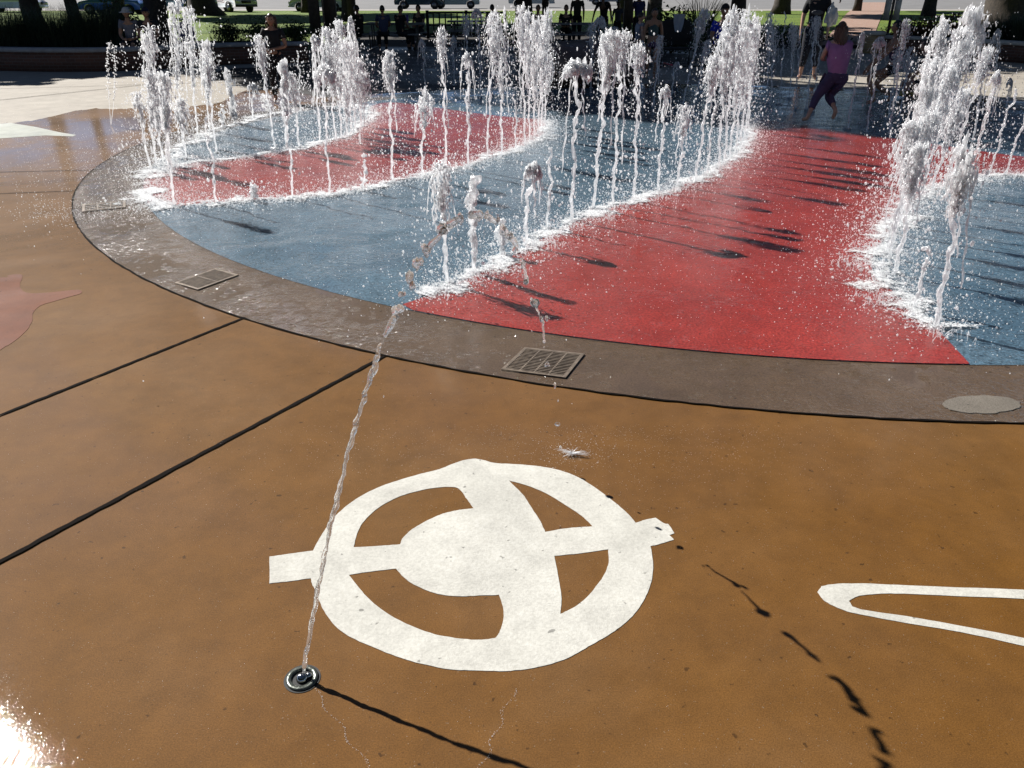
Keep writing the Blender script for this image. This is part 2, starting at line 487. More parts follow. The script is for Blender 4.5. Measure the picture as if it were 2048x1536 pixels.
# stained brown concrete with a loose wet edge on the far left
edge_px = [(-500, 262), (-150, 255), (0, 248), (60, 243), (110, 232), (150, 222), (190, 217), (235, 219), (280, 216), (330, 222), (380, 214), (440, 206), (470, 190), (500, 178), (560, 176), (640, 178)]
edge = []
for i in range(len(edge_px) - 1):
    a = at(*edge_px[i]); b = at(*edge_px[i + 1])
    for k in range(6):
        p = a.lerp(b, k / 6); edge.append((p.x, p.y + rnd.uniform(-0.10, 0.10)))
brown = [(-9, -6)] + [(12, -6), (12, 9.5)] 
# right side: stays brown round the pad up to its far rim
for a_ in np.linspace(0, math.pi * 0.62, 14):
    brown.append((CX + (RO + 0.9) * math.cos(a_), CY + (RO + 0.25) * math.sin(a_)))
sheet('brown_concrete', brown + [e for e in edge[::-1]], 0.004, M['brown'])

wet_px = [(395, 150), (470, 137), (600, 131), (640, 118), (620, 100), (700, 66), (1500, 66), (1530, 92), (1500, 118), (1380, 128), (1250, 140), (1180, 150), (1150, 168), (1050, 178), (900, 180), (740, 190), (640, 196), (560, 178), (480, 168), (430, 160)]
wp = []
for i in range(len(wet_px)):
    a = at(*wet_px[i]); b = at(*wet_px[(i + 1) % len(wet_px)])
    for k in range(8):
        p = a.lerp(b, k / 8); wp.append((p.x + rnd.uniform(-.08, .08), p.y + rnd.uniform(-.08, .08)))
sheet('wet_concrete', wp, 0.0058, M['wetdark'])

def circ(r, n=160): return [(CX + r * math.cos(t), CY + r * math.sin(t)) for t in np.linspace(0, 2 * math.pi, n, endpoint=False)]
sheet('splash_pad_ring', circ(RO), 0.0082, M['ring'], holes=[circ(RI - 0.01)])
sheet('blue_splash_pad', circ(RI), 0.010, M['blue'])

def smooth_closed(P, n=5, closed=True):
    P = [Vector(p) for p in P]; out = []; m = len(P)
    rngi = range(m) if closed else range(m - 1)
    for i in rngi:
        if closed: p0, p1, p2, p3 = P[(i - 1) % m], P[i], P[(i + 1) % m], P[(i + 2) % m]
        else: p0, p1, p2, p3 = P[max(i - 1, 0)], P[i], P[i + 1], P[min(i + 2, m - 1)]
        for k in range(n):
            t = k / n
            out.append(0.5 * ((2 * p1) + (-p0 + p2) * t + (2 * p0 - 5 * p1 + 4 * p2 - p3) * t * t + (-p0 + 3 * p1 - 3 * p2 + p3) * t ** 3))
    if not closed: out.append(P[-1])
    return out

def gpoly(px, n=4, z=0.0, closed=True):
    return [(p.x, p.y) for p in smooth_closed([at(x, y, z) for x, y in px], n, closed)]

def clip_r(P, r):
    out = []
    for x, y in P:
        d = math.hypot(x - CX, y - CY)
        if d > r: x, y = CX + (x - CX) * r / d, CY + (y - CY) * r / d
        out.append((x, y))
    return out

B1 = [(805, 613), (850, 598), (900, 578), (960, 550), (1010, 525), (1050, 500), (1095, 475), (1140, 452), (1190, 430), (1240, 413), (1290, 398), (1340, 383), (1385, 364), (1430, 342), (1468, 315), (1492, 288), (1500, 262), (1510, 240)]
RT = [(1510, 240), (1560, 246), (1650, 260), (1750, 274), (1850, 288), (1950, 303), (2048, 316), (2200, 332), (2500, 345)]
RB = [(2500, 372), (2200, 356), (2048, 353), (1950, 358), (1900, 372), (1850, 392), (1815, 415), (1790, 450), (1765, 485), (1745, 515), (1745, 545), (1768, 572), (1802, 601), (1838, 631), (1872, 662), (1908, 700), (1942, 737)]
front_arc = []
a0 = math.atan2(at(1942, 737).y - CY, at(1942, 737).x - CX); a1 = math.atan2(at(805, 613).y - CY, at(805, 613).x - CX)
if a1 > a0: a1 -= 0
for t in np.linspace(a0, a1, 30)[1:-1]: front_arc.append((CX + (RI - 0.004) * math.cos(t), CY + (RI - 0.004) * math.sin(t)))
red1 = gpoly(B1, 4, closed=False) + gpoly(RT, 4, closed=False)[1:] + gpoly(RB, 4, closed=False) + front_arc
sheet('big_red_splash_pad', clip_r(red1, RI - 0.004), 0.014, M['red'])
B2 = [(290, 412), (340, 416), (400, 411), (480, 405), (560, 400), (640, 394), (690, 386), (740, 378), (800, 363), (860, 351), (930, 334), (1000, 312), (1040, 298), (1080, 278), (1093, 256), (1085, 241)]
B3 = [(285, 380), (290, 352), (340, 338), (400, 327), (500, 315), (600, 300), (660, 284), (712, 264), (736, 238), (742, 214)]
R2T = [(742, 214), (770, 207), (820, 209), (880, 218), (950, 228), (1020, 236), (1085, 241)]
red2 = gpoly(B3, 4, closed=False) + gpoly(R2T, 4, closed=False)[1:] + gpoly(B2[::-1], 4, closed=False)[1:]
sheet('narrow_red_splash_pad', clip_r(red2, RI - 0.004), 0.0142, M['red'])

# expansion joints
def joint(name, P, w, z, jit=0.2):
    P = [Vector((p[0], p[1], 0)) for p in P]
    L_, R_ = [], []
    for i, p in enumerate(P):
        t = (P[min(i + 1, len(P) - 1)] - P[max(i - 1, 0)]).normalized(); n = Vector((-t.y, t.x, 0))
        L_.append(p + n * w / 2 * (1 + rnd.uniform(-jit, jit))); R_.append(p - n * w / 2 * (1 + rnd.uniform(-jit, jit)))
    mb = MB()
    V = [(*q.xy, z) for q in L_] + [(*q.xy, z) for q in R_]; n = len(P)
    mb.add(V, quads=[(n + i, n + i + 1, i + 1, i) for i in range(n - 1)])
    return struct(mb, name, M['joint'])
def seg(a, b, n=60):
    A, B = at(*a), at(*b); return [(A.lerp(B, k / n).x, A.lerp(B, k / n).y) for k in range(n + 1)]
joint('pavement_joint', seg((-160, 898), (490, 637)), 0.017, 0.0085, 0.3)
joint('pavement_joint', seg((-120, 1192), (772, 713)), 0.020, 0.0085, 0.3)
joint('pavement_joint', seg((-300, 352), (205, 341)), 0.014, 0.0085)
joint('pavement_joint', seg((-300, 400), (150, 383)), 0.014, 0.0085)
joint('pavement_joint', seg((-60, 207), (290, 170)), 0.03, 0.0085)
joint('pavement_joint', seg((-60, 180), (600, 160)), 0.02, 0.0085)
for q in ((0.03 + math.pi, math.pi * 1.93),):
    joint('splash_pad_joint', [(CX + RO * math.cos(t), CY + RO * math.sin(t)) for t in np.linspace(R(135), R(345), 420)], 0.011, 0.0095, 0.75)
# paler oval patch in the kerb ring at the right
oc = at(1962, 813); ov = []
for t in np.linspace(0, 2 * math.pi, 40, endpoint=False):
    q = at(1962 + 78 * math.cos(t), 813 + 18 * math.sin(t)); ov.append((q.x + rnd.uniform(-.006, .006), q.y + rnd.uniform(-.006, .006)))
M['patch'] = wet_ground('worn_grey_patch', [(0.3, (0.1312, 0.1148, 0.0943)), (0.7, (0.1722, 0.1517, 0.1271))], speck=0.4, coat=0.7, rwet=(0.15, 0.3), fine=160)
sheet('ground_stain', ov, 0.0115, M['patch'])

# lawn, street, pavement far behind
def far_sheet(name, rows, dz, mat):
    mb = MB(); V = []; Q = []
    for (x0, x1, y) in rows: V += [(x0, y, gz(y) + dz), (x1, y, gz(y) + dz)]
    for i in range(len(rows) - 1): Q.append((2 * i, 2 * i + 1, 2 * i + 3, 2 * i + 2))
    mb.add(V, quads=Q); return struct(mb, name, mat)
far_sheet('lawn', [(-60, -6.2, 22.6), (-60, -6.2, 26), (-60, -6.2, 36), ], 0.05, M['lawn'])
far_sheet('lawn', [(-60, 70, 36.0), (-60, 70, 50), (-60, 70, 71)], 0.06, M['lawn'])
far_sheet('sidewalk', [(-90, 90, 71), (-90, 90, 74.5)], 0.08, M['sidewalk'])
far_sheet('road', [(-150, 150, 74.5), (-200, 200, 140), (-300, 300, 200)], 0.01, M['asphalt'])
# brick footpath to the street on the right
pl = [at(1640, 96), at(1668, 62), at(1692, 30), at(1715, 12), at(1722, 4)]
pr = [at(1745, 96), at(1752, 62), at(1765, 30), at(1778, 12), at(1784, 4)]
mb = MB(); V = []; Q = []
for a, b in zip(pl, pr): V += [(a.x, a.y, gz(a.y) + 0.085), (b.x, b.y, gz(b.y) + 0.085)]
for i in range(4): Q.append((2 * i, 2 * i + 1, 2 * i + 3, 2 * i + 2))
mb.add(V, quads=Q); struct(mb, 'path', M['pathbrick'])

# ------------------------------------------------------------------ painted ground symbols
def zpts(P, ox, oy, s, z=0.016): return [(at(ox + x / s, oy + y / s, z).x, at(ox + x / s, oy + y / s, z).y) for x, y in P]
OUT = [(180, 528), (265, 516), (358, 503), (378, 466), (400, 430), (440, 372), (500, 318), (560, 278), (640, 240), (720, 213), (800, 190), (880, 170), (930, 150), (975, 135), (1020, 128), (1060, 134), (1100, 145), (1180, 150), (1270, 157), (1360, 172), (1440, 200), (1500, 235), (1570, 285), (1620, 325), (1660, 362), (1684, 390), (1720, 378), (1765, 369), (1800, 392), (1817, 394), (1842, 432), (1822, 440), (1840, 458), (1790, 474), (1744, 485), (1755, 560), (1745, 640), (1720, 700), (1680, 760), (1620, 815), (1560, 855), (1490, 895), (1420, 935), (1340, 965), (1250, 985), (1150, 995), (1020, 993), (920, 988), (800, 965), (700, 935), (600, 895), (520, 860), (460, 820), (410, 760), (385, 710), (370, 670), (355, 640), (350, 616), (265, 628), (180, 637)]
H1 = [(525, 490), (545, 420), (580, 370), (640, 320), (720, 280), (790, 260), (850, 248), (930, 243), (960, 252), (985, 285), (1018, 330), (960, 337), (900, 350), (860, 365), (800, 395), (760, 420), (725, 455), (716, 478), (640, 483)]
H2 = [(506, 602), (600, 588), (700, 577), (740, 620), (800, 655), (870, 680), (950, 690), (1040, 687), (1122, 684), (1140, 740), (1140, 790), (1122, 840), (1108, 860), (1040, 868), (960, 862), (860, 845), (760, 810), (680, 770), (610, 720), (560, 670)]
H3 = [(1162, 217), (1240, 238), (1320, 272), (1400, 320), (1460, 360), (1508, 404), (1400, 412), (1312, 427), (1290, 380), (1260, 335), (1225, 280)]
H4 = [(1348, 525), (1450, 515), (1570, 498), (1572, 550), (1555, 600), (1520, 650), (1470, 705), (1420, 740), (1375, 762), (1378, 700), (1368, 620)]
def soften(P, n=5, lim=38):
    P = [Vector((x, y, 0)) for x, y in P]; m = len(P); out = []
    sharp = []
    for i in range(m):
        a = (P[i] - P[i - 1]); b = (P[(i + 1) % m] - P[i]); sharp.append(math.degrees(a.angle(b)) > lim)
    for i in range(m):
        p1, p2 = P[i], P[(i + 1) % m]; d = p2 - p1
        def tan(k, q):
            if sharp[k]: return d
            t = (P[(k + 1) % m] - P[k - 1]); return t.normalized() * d.length
        t1, t2 = tan(i, p1), tan((i + 1) % m, p2)
        for k in range(n):
            t = k / n; h = (2 * t ** 3 - 3 * t * t + 1) * p1 + (t ** 3 - 2 * t * t + t) * t1 + (-2 * t ** 3 + 3 * t * t) * p2 + (t ** 3 - t * t) * t2
            out.append((h.x, h.y))
    return out
def rough_edge(P, amp=0.0008, n=1):
    out = []
    for i in range(len(P)):
        a, b = P[i], P[(i + 1) % len(P)]
        for k in range(n):
            t = k / n; j = amp
            out.append((a[0] * (1 - t) + b[0] * t + rnd.uniform(-j, j), a[1] * (1 - t) + b[1] * t + rnd.uniform(-j, j)))
    return out
mb = MB().prism(rough_edge(zpts(soften(OUT), 450, 850, 2.048)), 0.0041, 0.0054, holes=[rough_edge(zpts(soften(h), 450, 850, 2.048)) for h in (H1, H2, H3, H4)])
tag(mb.build('ground_painting', M['paint']), 'large round white painted symbol with four brown openings and two side bars on brown concrete', 'ground painting')
S2 = [(752, 735), (770, 710), (820, 700), (960, 697), (1150, 705), (1400, 715), (1675, 724), (2300, 752), (2300, 1120), (1675, 975), (1400, 915), (1150, 873), (900, 825), (830, 800), (780, 770)]
S2H = [(2250, 792), (1675, 765), (1300, 750), (1100, 742), (1000, 745), (930, 755), (895, 775), (910, 800), (960, 815), (1150, 843), (1400, 887), (1675, 940), (2250, 1066)]
mb = MB().prism(rough_edge(zpts(soften(S2), 1300, 850, 2.239)), 0.0041, 0.0054, holes=[rough_edge(zpts(soften(S2H), 1300, 850, 2.239))])
tag(mb.build('ground_painting', M['paint']), 'white painted pointed outline running out at the right edge of brown concrete', 'ground painting')
SAL = [(-600, 560), (0, 620), (60, 605), (130, 595), (175, 600), (178, 630), (160, 670), (165, 710), (200, 740), (260, 750), (380, 745), (480, 735), (580, 725), (640, 722), (668, 735), (650, 755), (560, 780), (440, 815), (340, 845), (290, 880), (262, 920), (262, 970), (240, 1010), (220, 1045), (140, 1120), (60, 1175), (0, 1210), (-400, 1500), (-900, 1500)]
sp = smooth_closed([Vector((x, y, 0)) for x, y in SAL], 4)
mb = MB().prism(zpts([(p.x, p.y) for p in sp], 0, 400, 4.096), 0.0041, 0.0056)
tag(mb.build('ground_painting', M['salmon']), 'salmon pink painted shape with curved limbs at the left edge of brown concrete', 'ground painting')
GR = [(-300, 262), (-60, 250), (0, 246), (20, 244), (70, 252), (120, 263), (152, 268), (145, 271), (90, 269), (0, 275), (-300, 296)]
mb = MB().prism(zpts(GR, 0, 0, 1.0), 0.0041, 0.0056)
tag(mb.build('ground_painting', M['greenish']), 'pale greenish white painted pointed shape on the far left pavement', 'ground painting')
# ------------------------------------------------------------------ drains
def drain(corners, nb, nc, label, z=0.009, fw=0.055):
    C4 = [at(*c) for c in corners]
    def uv(u, v): return (C4[0] * (1 - u) + C4[1] * u) * (1 - v) + (C4[3] * (1 - u) + C4[2] * u) * v
    ctr = uv(.5, .5)
    e = empty('drain_grate', (ctr.x, ctr.y, z), label=label, cat='drain')
    o = Vector((ctr.x, ctr.y, 0))
    def loc(u, v): q = uv(u, v) - o; return (q.x, q.y)
    MB().prism([loc(.02, .02), loc(.98, .02), loc(.98, .98), loc(.02, .98)], 0.001, 0.001).build('sump_darkness', M['black'], e)  # flat black sheet painted for the shade below the bars
    fr = MB().prism([loc(0, 0), loc(1, 0), loc(1, 1), loc(0, 1)], 0.0, 0.007, holes=[[loc(fw, fw), loc(1 - fw, fw), loc(1 - fw, 1 - fw), loc(fw, 1 - fw)]])
    fr.build('frame', M['metal'], e)
    b = MB()
    for i in range(nb):
        v0 = fw + (1 - 2 * fw) * (i + .22) / nb; v1 = fw + (1 - 2 * fw) * (i + .62) / nb
        b.prism([loc(fw, v0), loc(1 - fw, v0), loc(1 - fw, v1), loc(fw, v1)], 0.002, 0.0062)
    for j in range(1, nc):
        u0 = fw + (1 - 2 * fw) * j / nc - .012; u1 = u0 + .024
        b.prism([loc(u0, fw), loc(u1, fw), loc(u1, 1 - fw), loc(u0, 1 - fw)], 0.002, 0.0066)
    b.build('grate', M['metal'], e)
drain([(1049, 700), (1169, 713), (1131, 761), (1002, 744)], 15, 4, 'rectangular drain grate in the grey ring in front of the big red area')
drain([(350, 570), (432, 541), (478, 554), (396, 584)], 13, 2, 'bright slotted drain grate in the grey ring at the left front of the blue pad')
drain([(166, 412), (252, 404), (252, 418), (165, 427)], 4, 3, 'pale drain grate at the far left end of the grey ring')

# ------------------------------------------------------------------ nozzle of the near arc
A = at(605, 1360)
noz = empty('fountain_nozzle', (A.x, A.y, 0.004), label='round metal ground nozzle with steel ball set in brown concrete', cat='nozzle')
MB().lathe((0, 0, 0), [(0.0, 0.0015), (0.047, 0.0015)], 32).build('socket', M['black'], noz)
MB().lathe((0, 0, 0), [(0.041, 0.001), (0.041, 0.005), (0.037, 0.0065), (0.028, 0.0065), (0.027, 0.002)], 40).build('ring', M['greymetal'], noz, True)
b = MB(); Vb, Fb = ICO[4]; b.add(Vb * 0.0155 + np.array((0.0, -0.002, 0.003)), tris=Fb); b.build('ball', M['steel'], noz, True)
b = MB(); b.add(Vb * 0.008 + np.array((0.016, 0.006, 0.006)), tris=Fb); b.build('screw', M['steel'], noz, True)

# ------------------------------------------------------------------ the near clear arc of water
Bp = at(1150, 912)
dAB = (Bp - A); nAB = Vector((-dAB.y, dAB.x, 0)).normalized()
def on_plane(px, py):
    d = ray(px, py); o = Vector((0, 0, CAM_H))
    t = (A - o).dot(nAB) / d.dot(nAB); return o + d * t
arc_px = [(606, 1352), (612, 1310), (633, 1195), (655, 1080), (677, 985), (700, 890), (722, 815), (740, 760), (760, 698), (778, 655), (795, 620), (808, 590), (822, 558), (838, 528), (855, 500), (870, 480), (885, 463), (902, 447), (920, 437), (940, 431), (960, 430), (980, 436), (1000, 447), (1020, 472), (1035, 500), (1047, 535), (1056, 570), (1066, 605), (1085, 640), (1088, 690), (1095, 730), (1103, 768), (1110, 800), (1114, 850), (1120, 890)]
arc = smooth_closed([on_plane(*p) for p in arc_px], 10, closed=False)
narc = len(arc)
arcn = np.array([p[:] for p in arc])
def tpar(i_px): return i_px * 10
wj = MB()
def arc_piece(i0, i1, r0, r1, lump=0.35, fr=1.0):
    P = arcn[i0:i1 + 1].copy(); n = len(P)
    # resample finer
    tt = np.linspace(0, n - 1, n * 3); P = np.c_[np.interp(tt, np.arange(n), P[:, 0]), np.interp(tt, np.arange(n), P[:, 1]), np.interp(tt, np.arange(n), P[:, 2])]
    s = np.r_[0, np.cumsum(np.linalg.norm(np.diff(P, axis=0), axis=1))]
    r = np.linspace(r0, r1, len(P)) * (.66 if i0 > 20 else 1)
    ph = rng.uniform(0, 6, 5)
    kn = max(3, int(s[-1] * 95 * fr)); nz = np.interp(s, np.linspace(0, s[-1], kn), rng.uniform(-1, 1, kn)); kn2 = max(3, int(s[-1] * 30)); nz2 = np.interp(s, np.linspace(0, s[-1], kn2), rng.uniform(-1, 1, kn2)); r = r * (1 + lump * (0.9 * nz + 0.7 * nz2))
    endf = np.minimum(1, np.minimum(np.arange(len(P)) / 4 + .25, (len(P) - 1 - np.arange(len(P))) / 4 + .25))
    if i0 == 0: endf = np.minimum(1, (len(P) - 1 - np.arange(len(P))) / 4 + .25)
    r = np.maximum(r, 0.0012) * endf
    off = np.c_[np.sin(s * 70 + ph[3]) + .6 * np.sin(s * 160 + ph[0]), np.sin(s * 62 + ph[4]), np.sin(s * 75 + ph[1])] * 0.0022 * np.linspace(0.2, 1.6, len(P))[:, None]
    wj.tube(P + off, r, 12, jitter=0.10)
arc_piece(0, tpar(8) + 2, 0.0048, 0.0068, 0.28)
# second strand twisting round the first
P2 = arcn[10:tpar(8)]
k = np.arange(len(P2)); P2 = P2 + np.c_[np.sin(k * .45), np.cos(k * .45), 0 * k] * 0.0038
wj.tube(P2, 0.0028 * (1 + .5 * np.sin(k * 1.3)), 8, jitter=0.15)
arc_piece(tpar(9) - 5, tpar(9) + 6, 0.009, 0.010, 0.3)
def bead(i, r, n=4, spread=0.013):
    c = arcn[min(i, narc - 1)]; r = r * .72
    for _ in range(n):
        o = rng.normal(size=3) * spread * 0.5
        add_blob(wj, c + o, r * rng.uniform(.35, 1.15) * np.array([rng.uniform(.7, 1.2), 1, rng.uniform(.8, 1.9)]), 3, 0.16, 3.0)
for i, r in ((tpar(10), .014), (tpar(11), .010), (tpar(12), .015), (tpar(13), .012), (tpar(14), .013)): bead(i, r)
arc_piece(tpar(14), tpar(16) + 3, 0.010, 0.014, 0.4, .6)
arc_piece(tpar(16) + 6, tpar(18) + 4, 0.012, 0.012, 0.45, .5); arc_piece(tpar(18) + 9, tpar(20), 0.011, 0.013, 0.45, .5); arc_piece(tpar(20) + 5, tpar(22) - 2, 0.012, 0.011, 0.45, .5)
for i in range(tpar(16), tpar(23), 8): bead(i, .0125, 2, .010)
arc_piece(tpar(22) + 3, tpar(24), 0.012, 0.010, 0.45, .5); arc_piece(tpar(24) + 5, tpar(26), 0.011, 0.010, 0.45, .5)
for i in range(tpar(23), tpar(26), 9): bead(i, .012, 2, .009)
bead(tpar(27), .014, 3)
arc_piece(tpar(27) - 3, tpar(28) - 2, .006, .005, .3, .6)
bead(tpar(28), .016, 3); arc_piece(tpar(28), tpar(29) - 1, .006, .004, .3)
bead(tpar(29) - 1, .012, 2); bead(tpar(30), .013, 2, .006); bead(tpar(31), .011, 1); bead(tpar(32), .010, 1); bead(tpar(33), .011, 1); bead(tpar(34), .009, 1)
js = np.abs(rng.normal(size=60)) * .03
C = arcn[rng.integers(60, narc - 30, 60)] + rng.normal(size=(60, 3)) * .025
add_drops(wj, C, rng.uniform(.0008, .0025, 60), 1.2, ICO[1])
tag(wj.build('water_arc', M['clear'], smooth=True), 'clear glassy arc of water rising from the near ground nozzle and breaking into drops', 'water jet')
# small splash where the arc lands
sc_ = MB()
for i in range(60):
    a_ = rng.uniform(0, 6.28); l = rng.uniform(.008, .04); h = rng.uniform(.003, .018)
    P = [Vector((Bp.x + math.cos(a_) * l * t * 2.2 - .01, Bp.y + math.sin(a_) * l * t * .8, 0.008 + h * math.sin(t * 2.4))) for t in np.linspace(0, 1, 7)]
    sc_.tube([p[:] for p in P], np.linspace(.0012, .0004, 7), 5, jitter=.4)
add_drops(sc_, np.c_[Bp.x + rng.normal(size=260) * .10, Bp.y + rng.normal(size=260) * .07, .008 + np.abs(rng.normal(size=260)) * .018], rng.uniform(.0006, .0016, 260), 1, OCT)
tag(sc_.build('landing_splash', M['spray'], smooth=True), 'small spiky crown splash where the near arc lands on brown concrete', 'splash')

# ------------------------------------------------------------------ WATER JETS
ORD = ['first', 'second', 'third', 'fourth', 'fifth', 'sixth', 'seventh', 'eighth', 'ninth', 'tenth', 'eleventh', 'twelfth', 'thirteenth', 'fourteenth', 'fifteenth', 'sixteenth', 'seventeenth', 'eighteenth', 'nineteenth', 'twentieth', 'twenty-first', 'twenty-second', 'twenty-third', 'twenty-fourth']
# rows: (base x, base y, top x, top y, plume width px, plume length px, style)
# styles: b bushy, m mushroom, s slim beaded, t thick column, l lacy, o low blob
ROWS = {
 'front': ('the edge between the blue band and the big red area', [
  (895, 566, 878, 330, 46, 130, 'l'), (948, 546, 945, 355, 20, 190, 't'), (1005, 510, 1003, 445, 20, 60, 't'), (1050, 490, 1066, 322, 40, 60, 'm'),
  (1095, 457, 1104, 300, 10, 40, 's'), (1143, 441, 1156, 130, 62, 36, 'm'), (1187, 418, 1222, 65, 44, 105, 'b'), (1225, 411, 1248, 66, 26, 60, 'b'),
  (1268, 403, 1276, 97, 26, 45, 'b'), (1315, 384, 1332, 172, 26, 40, 'm'), (1355, 373, 1371, 212, 30, 66, 'l'), (1391, 362, 1429, 115, 32, 70, 'b'),
  (1413, 352, 1434, 140, 18, 60, 's'), (1436, 338, 1452, 70, 30, 120, 'b'), (1448, 328, 1470, 24, 34, 130, 'b'), (1459, 318, 1482, 60, 34, 150, 'b'),
  (1470, 308, 1496, 22, 34, 170, 'b'), (1480, 296, 1505, 45, 30, 160, 'b'), (1489, 280, 1512, 34, 22, 130, 'b'), (1496, 262, 1500, 95, 24, 100, 'l')]),
 'middle': ('the edge between the narrow red band and the blue band', [
  (350, 412, 322, 150, 26, 110, 'b'), (434, 407, 414, 232, 16, 50, 's'), (505, 402, 505, 365, 22, 30, 'o'), (587, 396, 572, 190, 14, 60, 's'),
  (660, 389, 645, 72, 18, 50, 's'), (728, 382, 731, 312, 16, 40, 'o'), (786, 366, 778, 107, 24, 70, 'b'), (844, 357, 851, 180, 34, 80, 'l'),
  (893, 338, 883, 58, 16, 55, 'b'), (937, 338, 934, 102, 26, 50, 'm'), (974, 317, 994, 26, 40, 90, 'l'), (1003, 316, 1003, 70, 28, 120, 'l'),
  (1032, 300, 1030, 196, 18, 50, 's'), (1050, 290, 1040, 14, 24, 90, 'l'), (1059, 283, 1054, 30, 26, 120, 'b'), (1068, 275, 1072, 44, 30, 150, 'b'),
  (1076, 268, 1094, 26, 30, 130, 'b'), (1083, 260, 1086, 62, 26, 120, 'b'), (1089, 248, 1098, 110, 24, 80, 'l')]),
 'left': ('the edge between the narrow red band and the left blue patch', [
  (300, 335, 276, 188, 24, 60, 'l'), (312, 330, 295, 56, 32, 200, 'b'), (326, 326, 310, 150, 28, 110, 'b'), (372, 318, 364, 204, 26, 60, 'b'),
  (433, 306, 407, 85, 20, 90, 'b'), (550, 297, 517, 73, 20, 80, 'b'), (574, 296, 566, 124, 26, 110, 't'), (599, 295, 583, 150, 18, 70, 'b'),
  (641, 287, 632, 66, 24, 50, 'm'), (655, 285, 650, 130, 56, 60, 'm'), (671, 281, 654, 60, 34, 120, 'b'), (683, 277, 678, 47, 28, 150, 'b'),
  (694, 272, 689, 92, 34, 150, 'b'), (703, 267, 699, 28, 16, 60, 'm'), (711, 261, 704, 90, 30, 140, 'b'), (720, 288, 727, 146, 24, 60, 'l'), (722, 252, 716, 120, 26, 90, 'b')]),
 'rim': ('the far left rim of the blue pad', [
  (340, 300, 322, 160, 24, 90, 'l'), (366, 284, 350, 2, 28, 160, 'b'), (396, 272, 382, 18, 24, 150, 'b'), (420, 262, 410, 100, 22, 100, 'b'), (445, 254, 441, 212, 16, 30, 'o'),
  (469, 247, 456, 141, 22, 100, 't'), (507, 236, 503, 168, 22, 20, 'm'), (540, 228, 530, 190, 18, 30, 'o'), (601, 223, 598, 104, 13, 60, 's')]),
 'back': ('the shaded back of the pad beside the boulder', [
  (851, 182, 843, 78, 16, 26, 'm'), (909, 170, 907, 70, 12, 26, 'm'), (938, 172, 931, 33, 17, 40, 'l'), (962, 195, 953, 18, 24, 28, 'm'), (984, 190, 977, 34, 16, 40, 'l'),
  (1042, 226, 1036, 60, 12, 60, 's'), (1182, 176, 1184, 48, 16, 50, 'l'), (1196, 178, 1200, 33, 28, 34, 'm'), (1225, 186, 1230, 54, 20, 25, 'm'), (1282, 190, 1284, 80, 18, 30, 'm'),
  (1307, 212, 1320, 73, 15, 55, 'l'), (1340, 205, 1355, 124, 14, 20, 'm'), (1367, 208, 1410, 20, 20, 70, 'b'), (1386, 226, 1417, 80, 16, 60, 'l')]),
 'far': ('the shaded blue area behind the big red area', [
  (1532, 206, 1539, 28, 16, 80, 'l'), (1540, 212, 1550, 45, 22, 80, 'l'), (1558, 208, 1569, 24, 12, 40, 's'), (1578, 196, 1588, 52, 22, 50, 'l'), (1590, 215, 1600, 60, 14, 60, 's'),
  (1612, 218, 1634, 34, 16, 50, 'l'), (1625, 222, 1640, 84, 12, 60, 's'), (1695, 257, 1727, 61, 12, 30, 'm'), (1733, 263, 1758, 78, 28, 22, 'm'), (1777, 270, 1809, 42, 14, 50, 'b'),
  (1798, 234, 1822, 98, 20, 60, 'l'), (1776, 236, 1795, 100, 14, 50, 'l'), (1900, 240, 1946, 60, 16, 70, 'l'), (1946, 278, 1975, 100, 26, 60, 'l'), (2010, 232, 2025, 155, 14, 30, 'm'), (1985, 215, 2001, 55, 15, 40, 'm')]),
 'right': ('the right edge between the big red area and the right blue patch', [
  (1870, 656, 1937, 308, 58, 125, 'b'), (1830, 618, 1856, 500, 10, 30, 's'), (1790, 548, 1838, 292, 44, 110, 'b'), (1778, 515, 1822, 252, 44, 110, 'b'), (1783, 490, 1860, 228, 44, 130, 'b'),
  (1790, 468, 1872, 120, 44, 180, 'b'), (1798, 448, 1882, 42, 30, 150, 'b'), (1808, 430, 1905, 140, 44, 160, 'b'), (1822, 412, 1915, 60, 40, 150, 'b'), (1840, 398, 1962, 28, 52, 150, 'b'),
  (1862, 386, 1930, 180, 36, 120, 'b'), (1890, 376, 1985, 102, 26, 60, 'b'), (1952, 308, 1995, 140, 24, 50, 'm'), (1975, 362, 2030, 180, 13, 60, 's'), (2010, 351, 2068, 190, 13, 60, 's')]),
}
BIG = {'b': 'bushy splashing top', 'm': 'rounded mushroom top', 's': 'slim beaded stream', 't': 'thick frothy column', 'l': 'lacy torn top', 'o': 'low splashing blob'}
GRP = {'front': 'water jets in the front row', 'middle': 'water jets in the middle row', 'left': 'water jets in the left row', 'rim': 'water jets on the far left rim', 'back': 'water jets in the shaded back row', 'far': 'water jets in the far shaded row', 'right': 'water jets in the right row'}
ROWTXT = {'front': 'left edge of big red area', 'middle': 'front edge of narrow red band', 'left': 'back edge of narrow red band', 'rim': 'far left pad rim', 'back': 'shaded rim near boulder', 'far': 'shaded blue behind big red area', 'right': 'right edge of big red area'}
jet_bases = []
